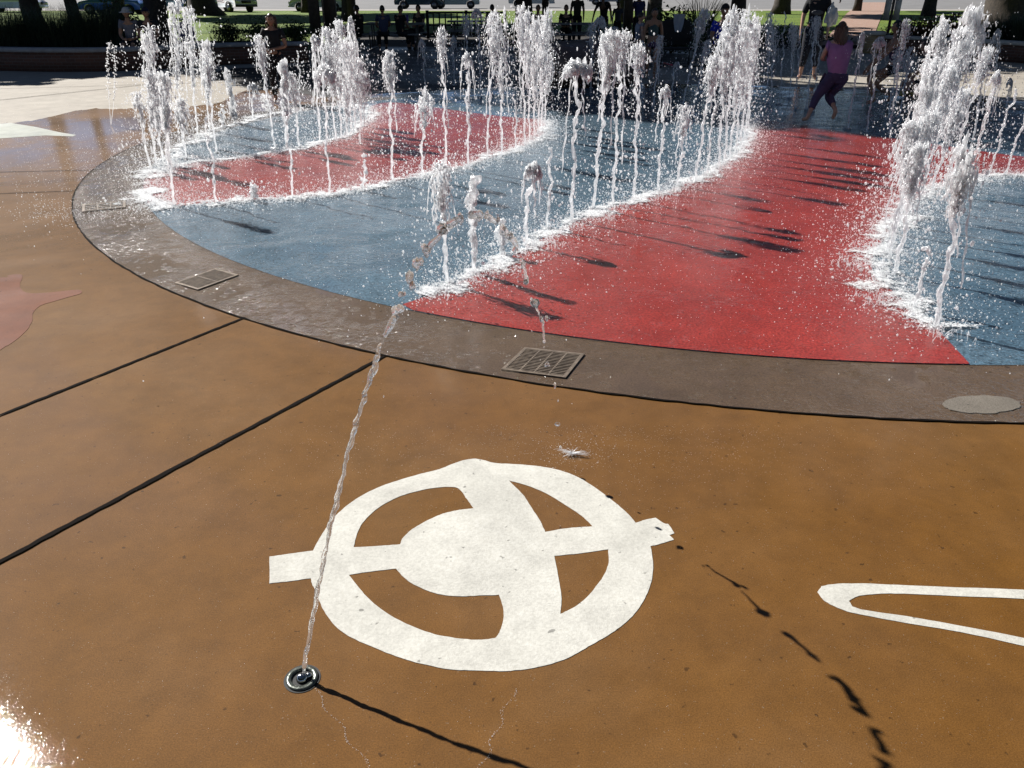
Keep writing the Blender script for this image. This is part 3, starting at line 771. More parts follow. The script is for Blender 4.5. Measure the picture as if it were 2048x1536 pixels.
def make_jet(bx, by, tx, ty, wpx, lpx, st, shade):
    base = at(bx, by, 0.012)
    ppm = FPX / (base.y * math.cos(PITCH) + CAM_H * math.sin(PITCH))
    top = at_depth(tx, ty, base.y)
    H = top.z; w = wpx / ppm / 2; Lp = lpx / ppm / 1.1
    near = base.y < 6.5
    lean = (top.x - base.x)
    dy = rng.normal() * 0.03 * H
    jb = np.array([base.x, base.y, 0.0])
    mb = MB()
    def axis(t): # t in 0..1 of height
        t = np.asarray(t, float)
        return np.c_[lean * t ** 1.3, dy * t ** 1.5, H * t]
    # rising stream, wavering and beaded
    r0 = {'t': 0.016, 's': 0.0085, 'o': 0.011}.get(st, 0.0115) * (1.1 if near else 1.0)
    n = int(30 + H * 46)
    t = np.linspace(0, 1 if st in 'st' else max(0.15, 1 - 0.35 * Lp / H), n)
    P = axis(t)
    ph = rng.uniform(0, 6.28, 8)
    z = P[:, 2]
    amp = (0.003 + 0.013 * t)
    P[:, 0] += amp * (np.sin(z * 14 + ph[0]) + .7 * np.sin(z * 33 + ph[1]) + .4 * np.sin(z * 61 + ph[6]))
    P[:, 1] += amp * (np.sin(z * 12 + ph[2]) + .6 * np.sin(z * 29 + ph[3]))
    r = r0 * (1 + (0.12 + .35 * t) * (np.sin(z * 52 + ph[4]) + .7 * np.sin(z * 97 + ph[5]) + .5 * rng.uniform(-1, 1, n)))
    if st == 's': r *= np.linspace(1.1, .7, n)
    if st == 't': r = r * np.linspace(.8, 1.5, n)
    mb.tube(P, np.maximum(r, 0.0035), 10 if near else 7, jitter=0.16)
    ctr = []
    # second thinner strand falling back along the jet
    if st in 'bmlt':
        for q in range(2 if near else 1):
            n2 = 16; t0, t1 = rng.uniform(.25, .6), rng.uniform(.75, .97)
            tt = np.linspace(t0, t1, n2); Q = axis(tt); Q[:, 0] += rng.choice([-1, 1]) * w * rng.uniform(.3, .9) * np.linspace(1.1, .5, n2) + .006 * np.sin(np.arange(n2) * 1.3); Q[:, 1] += rng.normal() * w * .5
            mb.tube(Q, .004 * (1 + .6 * np.sin(np.arange(n2) * 1.9 + ph[7])) + .001, 6, jitter=.2)
    sub = 3 if (near and wpx > 30) else 2
    if st == 'm':
        # cap: dome of merged lobes with skirts falling off both sides
        Lm = min(Lp, 0.32)
        for q in range(64):
            a = rng.uniform(0, 6.28); u = rng.uniform(0, 1) ** .5
            c = np.array([math.cos(a) * w * u * .8, math.sin(a) * w * u * .6, H - Lm * .15 - Lm * .45 * u * u * rng.uniform(.7, 1.2)]) + np.array([lean, dy, 0])
            add_blob(mb, c, w * rng.uniform(.08, .24) * np.array([rng.uniform(.6, 1.2), .9, rng.uniform(.7, 2.2)]), sub, .22, 3.6); ctr.append(c)
        for q in range(9):
            a = rng.uniform(0, 6.28); m = 12; tt = np.linspace(0, 1, m); ln = Lm * rng.uniform(.6, 1.7)
            Q = np.c_[lean + math.cos(a) * w * (.55 + .6 * tt), dy + math.sin(a) * w * (.5 + .5 * tt), H - Lm * .3 - ln * tt ** 1.7]
            Q[:, 0] += .004 * np.sin(np.arange(m) * 1.5 + a)
            mb.tube(Q, np.maximum(.0055 * (1 - .6 * tt) * (1 + .5 * np.sin(np.arange(m) * 2 + a)), .0012), 6, jitter=.25)
    elif st in 'bl':
        nb = int(24 + 85 * min(1, Lp / .5)) if st == 'b' else int(16 + 44 * min(1, Lp / .5))
        for q in range(nb):
            u = rng.uniform(0, 1)                       # 0 top .. 1 bottom of the plume
            env = w * (0.42 + 1.0 * math.sin(min(1, u * 1.15 + .12) * math.pi) ** .8)
            a = rng.uniform(0, 6.28); rad = rng.uniform(0, 1) ** .6
            th = (H - u * Lp) / H; c = axis([max(th, .05)])[0]
            c = c + np.array([math.cos(a) * env * rad * .75, math.sin(a) * env * rad * .6, 0])
            s_ = w * rng.uniform(.06, .21) * (1.15 - .55 * u) * (.8 if st == 'l' else 1)
            add_blob(mb, c, s_ * np.array([rng.uniform(.4, 1.2), rng.uniform(.3, 1.0), rng.uniform(1.2, 4.0)]), sub, .24, 3.6); ctr.append(c)
        nh = nb * 4
        u = rng.uniform(0, 1, nh); C = axis(np.maximum((H - u * Lp * 1.1) / H, .04)); ev = w * (0.5 + 1.05 * np.sin(np.minimum(1, u * 1.1 + .12) * math.pi) ** .8)
        C[:, 0] += rng.normal(size=nh) * ev * .62; C[:, 1] += rng.normal(size=nh) * ev * .5
        add_drops(mb, C, np.clip(np.exp(rng.normal(size=nh) * .5) * .0029, .0012, .007), 2.6, ICO[1])
        # torn crest spikes
        for q in range(6 if st == 'b' else 4):
            m = 9; tt = np.linspace(0, 1, m); a = rng.uniform(0, 6.28); hh = rng.uniform(.02, .07) * (1 + w * 6)
            c = axis([rng.uniform(.93, .99)])[0]
            Q = np.c_[c[0] + math.cos(a) * w * (.2 + .7 * tt), c[1] + math.sin(a) * w * (.2 + .5 * tt), c[2] + hh * (tt * 1.3 - tt ** 2)]
            mb.tube(Q, np.linspace(.009, .002, m) * (.7 + .3 * np.sin(np.arange(m) * 2.1)), 6, jitter=.25)
        # strings of water between the lobes: lace
        if len(ctr) > 4:
            for q in range(int(nb * (.9 if st == 'l' else .6))):
                a_, b_ = ctr[rng.integers(len(ctr))], ctr[rng.integers(len(ctr))]
                if np.linalg.norm(a_ - b_) > w * 3.2 + .03: continue
                m = 8; tt = np.linspace(0, 1, m)[:, None]
                Q = a_ * (1 - tt) + b_ * tt + rng.normal(size=3) * w * .25 * np.sin(tt * math.pi)
                mb.tube(Q, .0022 + .0035 * rng.uniform(0, 1, m), 5, jitter=.2)
        for q in range(7):
            m = 12; tt = np.linspace(0, 1, m); a = rng.uniform(0, 6.28); u = rng.uniform(.1, .7); c = axis([(H - u * Lp) / H])[0]; ln = rng.uniform(.06, .22)
            Q = np.c_[c[0] + math.cos(a) * w * (.8 + .45 * tt), c[1] + math.sin(a) * w * (.6 + .3 * tt), c[2] - ln * tt ** 1.5]
            mb.tube(Q, np.maximum(.005 * (1 - .6 * tt) * (1 + .6 * np.sin(np.arange(m) * 2.3 + a)), .0012), 5, jitter=.25)
    elif st == 't':
        for q in range(int(14 + 26 * min(1, Lp / .5))):
            u = rng.uniform(0, 1); c = axis([(H - u * Lp) / H])[0] + np.r_[rng.normal(size=2) * w * .3, 0]
            add_blob(mb, c, w * rng.uniform(.2, .42) * np.array([.9, .9, 2.0]), sub, .24, 5.0); ctr.append(c)
    elif st == 'o':
        for q in range(12):
            u = rng.uniform(0, 1); c = axis([1 - u * .9])[0] + np.r_[rng.normal(size=2) * w * .3 * (1 + u * .3), 0]
            add_blob(mb, c, w * rng.uniform(.2, .5), sub, .2, 4.0); ctr.append(c)
    else:
        for q in range(int(8 + H * 10)):
            u = rng.uniform(0, 1); c = axis([1 - u * .75])[0] + np.r_[rng.normal(size=2) * .004, 0]
            i = int((1 - u * .75) * (n - 1)); c = P[i]
            add_blob(mb, c, .009 * rng.uniform(.8, 1.5) * np.array([1, 1, 1.5]), 2, .18, 3.0)
    o_foam = mb; dr = MB()
    # flying drops round the jet
    nd = {'s': 110, 'o': 120}.get(st, 330 if wpx >= 22 else 200)
    if by > 330 and st in 'bl': nd = int(nd * 1.2)
    u = rng.uniform(0, 1, nd) ** .75
    zz = H * (1.03 - u * 0.98)
    sp = (w * 1.0 + .02 + .05 * u) * 1.25
    a = axis(np.clip(zz / H, 0, 1))
    C = a + np.c_[rng.normal(size=nd) * sp, rng.normal(size=nd) * sp, rng.normal(size=nd) * .02]
    C[:, 2] = np.maximum(C[:, 2], .01)
    S = np.exp(rng.normal(size=nd) * .5) * .0026
    if not near: S *= 1.15
    S = np.clip(S, .0012, .008)
    add_drops(dr, C[:nd // 4], S[:nd // 4] * 1.5, 1.2, ICO[1])
    add_drops(dr, C[nd // 4:], S[nd // 4:] * .9, 1.9, OCT)
    # little skirt of froth at the foot
    for q in range(7):
        a_ = rng.uniform(0, 6.28); rr_ = rng.uniform(0, .05)
        add_blob(o_foam, (math.cos(a_) * rr_, math.sin(a_) * rr_, .004), np.array([.014, .014, .009]) * rng.uniform(.6, 1.4), 2, .2, 3.5)
    ob = o_foam.build('water_jet', M['foam'], smooth=True)
    ob.location = (base.x, base.y, 0.012)
    tag(dr.build('flying_drops', M['spray'], ob, True), kind='stuff')
    jet_bases.append((base.x, base.y))
    return ob, H
for key, (where, L_) in ROWS.items():
    L_ = sorted(L_, key=lambda q: q[0] if key != 'right' else -q[1])
    nL = len(L_)
    for i, J in enumerate(L_):
        ob, H = make_jet(*J, key)
        size = 'low' if H < .45 else ('tall' if H > 1.05 else 'medium')
        side = 'from left' if key != 'right' else 'from camera'
        lb = f"{size} jet, {BIG[J[6]]}, {ORD[i]} {side}, {ROWTXT[key]}"
        tag(ob, lb, 'water jet', GRP[key])

# twin small arcs falling on the brown concrete at the far left
tw = MB(); bt = at(222, 252)
for k_, (x1, y1, x2) in enumerate(((216, 88, 214), (229, 92, 224))):
    topp = at_depth(x1, y1, bt.y); lnd = at_depth(x2, 245, bt.y)
    m = 60
    P = np.array([((bt.x) * (1 - t) + topp.x * t, bt.y, topp.z * t) for t in np.linspace(0, 1, m)])
    P[:, 0] += (-.03 + .09 * k_) * np.sin(np.linspace(0, 1, m) * math.pi) * .5
    Pn = P - np.array([bt.x, bt.y, 0])
    keep = rng.uniform(size=m) < .85
    tw.tube(Pn[:28], .003 + .001 * rng.uniform(size=28), 5, jitter=.2)
    rp = np.repeat(Pn[20:], 2, axis=0) + rng.normal(size=(80, 3)) * .012
    add_drops(tw, rp, rng.uniform(.004, .010, 80), 1.3, ICO[1])
    add_drops(tw, Pn[-1] + np.c_[np.abs(rng.normal(size=30)) * .12 * (1 if k_ else .3), rng.normal(size=30) * .03, -np.abs(rng.normal(size=30)) * .15 + .02], rng.uniform(.004, .009, 30), 1.3, ICO[1])
o = tw.build('water_stream', [M['spray']], smooth=True); o.location = (bt.x, bt.y, 0.006)
tag(o, 'thin twin stream of separate drops left of the tall jets on brown concrete', 'water jet')

# froth and bouncing drops where the jets fall (uncountable)
def curve_pts(px, n):
    P = smooth_closed([at(x, y, 0.012) for x, y in px], 8, closed=False); P = np.array([p[:] for p in P])
    s = np.r_[0, np.cumsum(np.linalg.norm(np.diff(P, axis=0), axis=1))]; u = rng.uniform(0, s[-1], n)
    return np.c_[np.interp(u, s, P[:, 0]), np.interp(u, s, P[:, 1])]
fo = MB(); sp_ = MB()
RIMC = [(330, 345), (345, 318), (372, 292), (420, 268), (480, 248), (560, 228), (640, 218), (720, 212)]
RLEFT = [(2100, 352), (1990, 355), (1900, 372), (1850, 392), (1815, 415), (1790, 450), (1765, 485), (1750, 515), (1755, 545), (1790, 590), (1838, 635), (1872, 662)]
for crv, nf, ns, wd in ((B1[1:], 9000, 18000, .12), (B2, 9000, 17000, .12), (B3[1:], 5600, 11000, .14), (RIMC, 3800, 9000, .22), (RLEFT, 7500, 14000, .14), ([(285, 420), (330, 400), (300, 370), (310, 345), (340, 320)], 1700, 3500, .2), ([(1740, 262), (1700, 235), (1780, 240)], 100, 900, .3)):
    C = curve_pts(crv, nf); k = np.exp(rng.normal(size=nf) * .5); off = rng.normal(size=(nf, 2)) * wd * .55 * k[:, None]
    clump = .5 + .5 * np.sin(C[:, 0] * 9 + C[:, 1] * 7) * np.sin(C[:, 0] * 4.3 - C[:, 1] * 11)
    kp = rng.uniform(size=nf) < .35 + .65 * clump
    Q = np.c_[C + off, .013 + np.abs(rng.normal(size=nf)) * .012][kp]
    add_drops(fo, Q, np.clip(np.exp(rng.normal(size=len(Q)) * .5) * .0042, .0016, .011), .7, ICO[1])
    C = curve_pts(crv, ns); off = rng.normal(size=(ns, 2)) * wd * 1.5 * np.exp(rng.normal(size=ns) * .55)[:, None]
    Q = np.c_[C + off, .014 + rng.exponential(.05, ns)]
    add_drops(sp_, Q, np.clip(np.exp(rng.normal(size=ns) * .5) * .0021, .001, .006), 1.1, OCT)
def froth_mat():
    m, nt, N, L, p = new_mat('froth_sheet')
    out = N['Material Output']; N.remove(p)
    tc = N.new('ShaderNodeTexCoord'); co = tc.outputs['Object']
    sx = N.new('ShaderNodeSeparateXYZ'); L.new(tc.outputs['UV'], sx.inputs[0])
    av = math_n(nt, 'ABSOLUTE', math_n(nt, 'SUBTRACT', sx.outputs[1], 0.5))          # 0 on the edge line .. 0.5 at the strip's side
    n1 = noise(nt, co, 55.0, 5, 0.75, 1.0); n2 = noise(nt, co, 4.2, 4, 0.65, 0.8)
    v = math_n(nt, 'ADD', math_n(nt, 'MULTIPLY', n1, 1.0), math_n(nt, 'MULTIPLY', n2, 1.3))
    v = math_n(nt, 'SUBTRACT', v, math_n(nt, 'MULTIPLY', av, 0.85))
    v = math_n(nt, 'MULTIPLY', v, 0.6)
    k = ramp(nt, v, [(0.585, 0.0), (0.665, 0.9)])
    di = N.new('ShaderNodeBsdfDiffuse'); di.inputs[0].default_value = (0.93, 0.95, 0.96, 1)
    gl = N.new('ShaderNodeBsdfGlossy'); gl.inputs['Roughness'].default_value = 0.25
    b = bump(nt, n1, 1.0, 0.02); L.new(b, di.inputs['Normal']); L.new(b, gl.inputs['Normal'])
    a = N.new('ShaderNodeMixShader'); a.inputs[0].default_value = .2; L.new(di.outputs[0], a.inputs[1]); L.new(gl.outputs[0], a.inputs[2])
    tr = N.new('ShaderNodeBsdfTransparent')
    x = N.new('ShaderNodeMixShader'); L.new(k, x.inputs[0]); L.new(tr.outputs[0], x.inputs[1]); L.new(a.outputs[0], x.inputs[2]); L.new(x.outputs[0], out.inputs[0])
    return m
M['frothsheet'] = froth_mat()
def froth_strip(px, wd):
    P = smooth_closed([at(x, y, 0) for x, y in px], 8, closed=False); m = len(P); V = []; UV = []
    for i, p in enumerate(P):
        t = (P[min(i + 1, m - 1)] - P[max(i - 1, 0)]).normalized(); n_ = Vector((-t.y, t.x, 0)); w_ = wd * (0.75 + .35 * math.sin(i * .37) + .2 * math.sin(i * 1.1))
        for j in range(5):
            q = p + n_ * (w_ * (j / 4 - .5) * 2 + .05 * math.sin(i * .53) + .03 * math.sin(i * 1.7)); V.append((q.x, q.y, .019 + .006 * (1 - abs(j / 4 - .5) * 2))); UV.append((i * .1, j / 4))
    mb_ = MB(); mb_.add(V, quads=[(i * 5 + j, i * 5 + j + 1, i * 5 + 6 + j, i * 5 + 5 + j) for i in range(m - 1) for j in range(4)])
    o = mb_.build('froth_film', M['frothsheet'], smooth=True)
    ul = o.data.uv_layers.new(name='UVMap')
    for li, lp in enumerate(o.data.loops): ul.data[li].uv = UV[lp.vertex_index]
    tag(o, 'thin white foam film on the wet pad', 'froth', kind='stuff')
for c_, w_ in ((B1[1:], .21), (B2, .22), (B3[1:], .22), (RIMC, .32), (RLEFT, .28), ([(300, 408), (292, 385), (300, 362), (318, 345)], .3)): froth_strip(c_, w_)
# splash fans
for (cx_, cy_) in ((1100, 490), (1210, 438), (970, 552), (880, 580), (1690, 530), (1740, 600), (1760, 500), (1880, 668)):
    c = at(cx_, cy_, .014)
    for i in range(30):
        a_ = rng.uniform(0, 6.28); l = rng.uniform(.01, .06); h = rng.uniform(.01, .06); m = 6
        Q = np.array([(c.x + math.cos(a_) * l * t + rng.normal() * .002, c.y + math.sin(a_) * l * t, .014 + h * math.sin(t * 2.6)) for t in np.linspace(0, 1, m)]) + np.r_[rng.normal(size=2) * .07, 0]
        fo.tube(Q, np.linspace(.002, .0006, m), 5, jitter=.3)
# drops lying and bouncing all over the pad and the brown concrete beside it
n = 15000
a_ = rng.uniform(0, 6.28, n); r_ = np.sqrt(rng.uniform(0, 1, n)) * RI
Q = np.c_[CX + r_ * np.cos(a_), CY + r_ * np.sin(a_), .015 + rng.exponential(.008, n)]
Q = Q[Q[:, 1] < 14.5]
add_drops(sp_, Q, rng.uniform(.0010, .0034, len(Q)), .7, OCT)
def scatter_px(n, fx, fy, smin, smax, zexp=.002):
    xs = fx(n); ys = fy(n); C = [at(x, y, .008) for x, y in zip(xs, ys)]
    Q = np.array([(c.x, c.y, c.z + abs(rng.exponential(zexp))) for c in C]); add_drops(sp_, Q, rng.uniform(smin, smax, n), .6, OCT)
scatter_px(2600, lambda n: rng.normal(1180, 330, n), lambda n: 850 + np.abs(rng.normal(0, 75, n)), .0004, .0011)
scatter_px(1500, lambda n: rng.uniform(0, 2000, n), lambda n: rng.uniform(760, 1500, n), .0003, .0008)
scatter_px(1300, lambda n: rng.normal(150, 110, n), lambda n: rng.normal(300, 45, n), .002, .005, .01)
scatter_px(900, lambda n: rng.normal(190, 90, n), lambda n: rng.normal(425, 14, n), .002, .005, .004)
# zigzag chains of tiny drops imitating caustic glints in front of the nozzle
for (p0, p1) in (((622, 1370), (745, 1545)), ((1030, 1375), (962, 1535))):
    for k in range(150):
        t = rng.uniform(); c = at(p0[0] + (p1[0] - p0[0]) * t + 7 * math.sin(t * 17) + rng.normal() * 1.5, p0[1] + (p1[1] - p0[1]) * t, .006)
        add_drops(sp_, [c[:]], [rng.uniform(.0004, .0011)], .6, OCT)
tag(fo.build('froth', M['spray'], smooth=True), 'white froth bubbling along the colour edges where the jets fall', 'froth', kind='stuff')
tag(sp_.build('spray_drops', M['spray'], smooth=True), 'fine scattered water drops bouncing over the wet pad', 'spray', kind='stuff')

# ------------------------------------------------------------------ BACKGROUND
def wall_strip(name_label, path, h, thick, cap_over, brick, cap, pillar=None):
    """low planter wall along a path; path points are its front face, in world xy"""
    base = Vector((path[0][0], path[0][1], 0))
    e = empty('planter_wall', base, label=name_label, cat='planter wall')
    P = [Vector((x, y, 0)) - base for x, y in path]
    N_ = []
    for i in range(len(P)):
        t = (P[min(i + 1, len(P) - 1)] - P[max(i - 1, 0)]).normalized(); N_.append(Vector((-t.y, t.x, 0)))
    def run(z0, z1, o0, o1, nm, mat):
        mb = MB(); V = []; 
        for p, n_ in zip(P, N_):
            a, b = p + n_ * o0, p + n_ * o1
            V += [(a.x, a.y, z0), (a.x, a.y, z1), (b.x, b.y, z1), (b.x, b.y, z0)]
        Q = []
        for i in range(len(P) - 1):
            for k in range(4):
                Q.append((4 * i + k, 4 * i + 4 + k, 4 * i + 4 + (k + 1) % 4, 4 * i + (k + 1) % 4))
        Q += [(0, 1, 2, 3), (4 * len(P) - 1, 4 * len(P) - 2, 4 * len(P) - 3, 4 * len(P) - 4)]
        mb.add(V, quads=Q); o = mb.build(nm, mat, e)
        # metre-true UVs for the brick courses
        me = o.data; uvl = me.uv_layers.new(name='UVMap'); s = [0]
        for i in range(1, len(P)): s.append(s[-1] + (P[i] - P[i - 1]).length)
        for li, lp in enumerate(me.loops):
            vi = lp.vertex_index; uvl.data[li].uv = (s[vi // 4], me.vertices[vi].co.z)
        return o
    run(0, h - .09, .03, .03 + thick, 'brick_wall', brick)
    run(h - .088, h, -.01, thick + .08, 'capstone', cap)
    return e
wl = [at(x, y, 0.0) for x, y in ((-260, 136), (-120, 139), (0, 142), (100, 144), (200, 143.5), (300, 140), (400, 133), (480, 129), (560, 127), (618, 126))]
wlp = [(p.x, p.y) for p in smooth_closed(wl, 4, closed=False)]
wall_strip('long curved low brick planter wall with grey cap on the left', wlp, 0.5, 0.3, .05, M['brick'], M['capstone'])
wr = [at(1762, 107), at(1850, 112), at(1950, 119), at(2048, 127), at(2200, 136)]
wall_strip('low brick planter wall with pale cap on the right', [(p.x, p.y) for p in smooth_closed(wr, 4, closed=False)], 0.5, 0.3, .05, M['brick'], M['capwhite'])
pp = at(1748, 107)
e = empty('wall_pillar', (pp.x, pp.y + .25, 0), label='short tan brick pillar with white cap at the end of the right wall', cat='pillar')
mb = MB().box((0, 0, .25), (.52, .5, .5)); o = mb.build('brick_shaft', M['tanbrick'], e)
uvl = o.data.uv_layers.new(name='UVMap')
for li, lp in enumerate(o.data.loops):
    c = o.data.vertices[lp.vertex_index].co; uvl.data[li].uv = (c.x + c.y, c.z)
MB().lathe((0, 0, .5), [(.0, .11), (.30, .11), (.34, .08), (.34, .03), (.32, 0.002), (0, 0.002)], 20).build('cap', M['capwhite'], e, True)

# planting beds
sheet('planting_bed', [(-30, 19.8 + 2)] + [(x, y + .3) for x, y in wlp] + [(-6.3, 24.5), (-30, 24.5)], 0.40, M['soil'])
q0, q1, q2 = at(1770, 105), at(2048, 126), at(2200, 135)
sheet('planting_bed', [(q0.x, q0.y + .3), (q1.x, q1.y + .3), (q2.x, q2.y + .3), (q2.x + 2, q2.y + 6), (q0.x, q0.y + 5)], 0.40, M['soil'])

def blades(mb, c, n, h, spread, lean, wid, droop=.5):
    """arching grass blades"""
    for i in range(n):
        a = rng.uniform(0, 6.28); r = rng.uniform(0, 1) ** .5 * spread
        b = np.array([c[0] + math.cos(a) * r, c[1] + math.sin(a) * r * .6, c[2]])
        hh = h * rng.uniform(.55, 1.1); l = lean * rng.uniform(.2, 1) ; d = np.array([math.cos(a + rng.normal() * .6), math.sin(a + rng.normal() * .6), 0])
        m = 5; t = np.linspace(0, 1, m)
        P = b + np.outer(t ** 1.6 * l, d) + np.outer(t * hh - droop * l * t ** 3 * .6, [0, 0, 1])
        s = np.array([-d[1], d[0], 0]) * wid * rng.uniform(.6, 1.2)
        ww = (1 - t * .85)[:, None]
        V = np.vstack([P - s * ww, P + s * ww])
        mb.add(V, quads=[(k, k + 1, m + k + 1, m + k) for k in range(m - 1)])
def leaves(mb, c, rad, n, size, shell=.55):
    D = rng.normal(size=(n, 3)); D /= np.linalg.norm(D, axis=1)[:, None]
    rr = (shell + (1 - shell) * rng.uniform(0, 1, n)) 
    bumpy = 1 + .28 * np.sin(D[:, 0] * 5 + c[0]) * np.sin(D[:, 1] * 6 + c[1]) + .18 * np.sin(D[:, 2] * 9)
    P = D * (rr * bumpy)[:, None] * np.asarray(rad) + np.asarray(c)
    U = rng.normal(size=(n, 3)); U /= np.linalg.norm(U, axis=1)[:, None]
    W = np.cross(U, rng.normal(size=(n, 3))); W /= np.linalg.norm(W, axis=1)[:, None]
    s = (size * rng.uniform(.6, 1.3, n))[:, None]
    V = np.stack([P - U * s, P + W * s * .5, P + U * s, P - W * s * .5], 1).reshape(-1, 3)
    F = np.arange(n * 4).reshape(-1, 4)
    mb.add(V, quads=F)

def plant(name, px, py_or_Y, mat, label, cat, fn, group=None, z=.4):
    p = at_depth(px, 60, py_or_Y); e = empty(name, (p.x, py_or_Y, z), label=label, cat=cat, group=group)
    mb = MB(); fn(mb); o = mb.build('foliage', mat, e)
    st = MB()
    for i in range(5):
        a = rng.uniform(0, 6.28); st.tube([(0, 0, 0), (.1 * math.cos(a), .1 * math.sin(a), .12), (.25 * math.cos(a), .2 * math.sin(a), .3)], [.014, .011, .006], 5)
    st.build('stem', M['bark'], e)
    return e
G1 = 'feathery grass clumps in the left planter'
def f1(h, s, n, ln=.5): return lambda mb: blades(mb, (0, 0, 0), n, h, s, ln, .006)
plant('ornamental_grass', 20, 21.6, M['bluegrass'], 'dark feathery grass clump at the left edge of the left planter', 'ornamental grass', f1(1.0, 1.0, 2600, .7), G1)
plant('ornamental_grass', 110, 21.5, M['bluegrass'], 'large lighter feathery grass clump arching over the left planter', 'ornamental grass', f1(.95, .9, 2800, .8), G1)
plant('ornamental_grass', 190, 21.8, M['bluegrass'], 'dark grass clump in the left planter beside the seated couple', 'ornamental grass', f1(1.05, .7, 2200, .5), G1)
plant('leafy_bush', 235, 22.6, M['shrub'], 'dark dense bush behind the seated couple on the left wall', 'bush', lambda mb: leaves(mb, (0, 0, .5), (.5, .4, .65), 1800, .05, .3))
for (px, Y, lb, sc) in ((455, 23.4, 'loose leafy bush behind the wall, left of the woman in black', .8), (520, 23.0, 'leafy bush directly behind the standing woman in black', .9), (590, 23.2, 'sparse pale flowered bush beside the pavilion posts', .75)):
    plant('leafy_bush', px, Y, M['shrub'], lb, 'bush', (lambda sc: lambda mb: (leaves(mb, (0, 0, .25), (.62 * sc, .4, .42 * sc), 1500, .035, .2), blades(mb, (0, 0, 0), 160, .75 * sc, .5, .35, .004)))(sc), 'leafy bushes behind the left wall')
plant('mixed_shrub', 1835, 25.4, M['redshrub'], 'reddish green shrub in the right planter behind the crouching boy', 'shrub', lambda mb: leaves(mb, (0, 0, .2), (.95, .5, .35), 2200, .05, .2))
plant('mixed_shrub', 1905, 24.6, M['redshrub'], 'orange tinged leafy shrub in the right planter beside the tall grass', 'shrub', lambda mb: leaves(mb, (0, 0, .25), (.7, .5, .42), 2000, .05, .2))
plant('ornamental_grass', 2005, 23.8, M['bluegrass'], 'spiky green grass clump in the right planter', 'ornamental grass', lambda mb: blades(mb, (0, 0, 0), 1500, .75, .6, .5, .008), 'grass clumps in the right planter')
plant('ornamental_grass', 2070, 23.2, M['bluegrass'], 'grey green grass clump at the right frame edge of the right planter', 'ornamental grass', lambda mb: blades(mb, (0, 0, 0), 1500, .8, .6, .6, .008), 'grass clumps in the right planter')
plant('low_hedge', 1560, 30.5, M['shrub'], 'low dark hedge between the lawn and the plaza', 'hedge', lambda mb: leaves(mb, (0, 0, .1), (2.0, .5, .42), 3600, .06, .2), z=.05)

# trees: trunk + crown
def crown_mesh(clumps, n, size):
    mb = MB()
    for (x, y, z, rx, ry, rz) in clumps: leaves(mb, (x, y, z), (rx, ry, rz), n, size, .25)
    return mb
def tree(px, Y, rad, clumps, label, n=1500, size=.3, X=None, flare=1.8, bark='bark', hgt=None, group='trees round the plaza'):
    x = at_depth(px, 30, Y).x if X is None else X
    e = empty('shade_tree', (x, Y, gz(Y)), label=label, cat='tree', group=group)
    top = hgt or min(c[2] for c in clumps)
    mb = MB(); t = np.linspace(0, 1, 12)
    P = np.c_[.15 * np.sin(t * 3 + Y), .12 * np.cos(t * 2.5 + x), t * top * 1.05 - .1]
    r = rad * (1 - .5 * t) + rad * (flare - 1) * np.exp(-t * top / .45)
    mb.tube(P, r, 16, jitter=.08)
    for c in clumps:
        a = P[-2]; b = np.array(c[:3]); m = 7; s = np.linspace(0, 1, m)[:, None]
        Q = a * (1 - s) + b * s + np.array([0, 0, .5]) * np.sin(s * math.pi)
        mb.tube(Q, np.linspace(rad * .45, rad * .1, m), 8, jitter=.08)
    mb.build('trunk', M[bark], e, True)
    crown_mesh(clumps, n, size).build('crown', M['leaf'], e)
    return e
def cl(R_, H_, k, seed, flat=.6):
    r = np.random.default_rng(seed); out = []
    for i in range(k):
        a = i * 2.4 + r.uniform(-.4, .4); q = R_ * math.sqrt((i + .5) / k) * .8
        s = R_ * r.uniform(.36, .5)
        out.append((q * math.cos(a), q * math.sin(a), H_ + r.uniform(-1, 1) * R_ * .22, s, s, s * flat))
    return out
def canopy(S, trunk):
    """crown clumps given as (shade x, shade y, height, radius): the crown stands up-sun of the ground it shades"""
    k = 1 / math.tan(R(SUN_EL)); dx, dy = math.sin(R(SUN_AZ)) * k, math.cos(R(SUN_AZ)) * k
    return [(sx + dx * h - trunk[0], sy + dy * h - trunk[1], h, r, r, r * .6) for sx, sy, h, r in S]
tb = (at_depth(322, 30, 24.2).x, 24.2); ta = (at_depth(60, 30, 27.0).x, 27.0)
tree(60, ta[1], .30, canopy([(-5.5, 20.5, 11, 2.6), (-8.5, 23, 9, 2.2), (-12, 24.0, 7, 2.2), (-14.5, 23.2, 6.5, 2.0), (-3.5, 23.5, 12, 2.6), (-9.5, 26, 10, 2.5), (-2.2, 20, 12, 2.4), (-5.5, 26, 12, 2.8)], ta), 'slim tree standing in the left planter above the feathery grass', n=2200, flare=1.3, hgt=6)
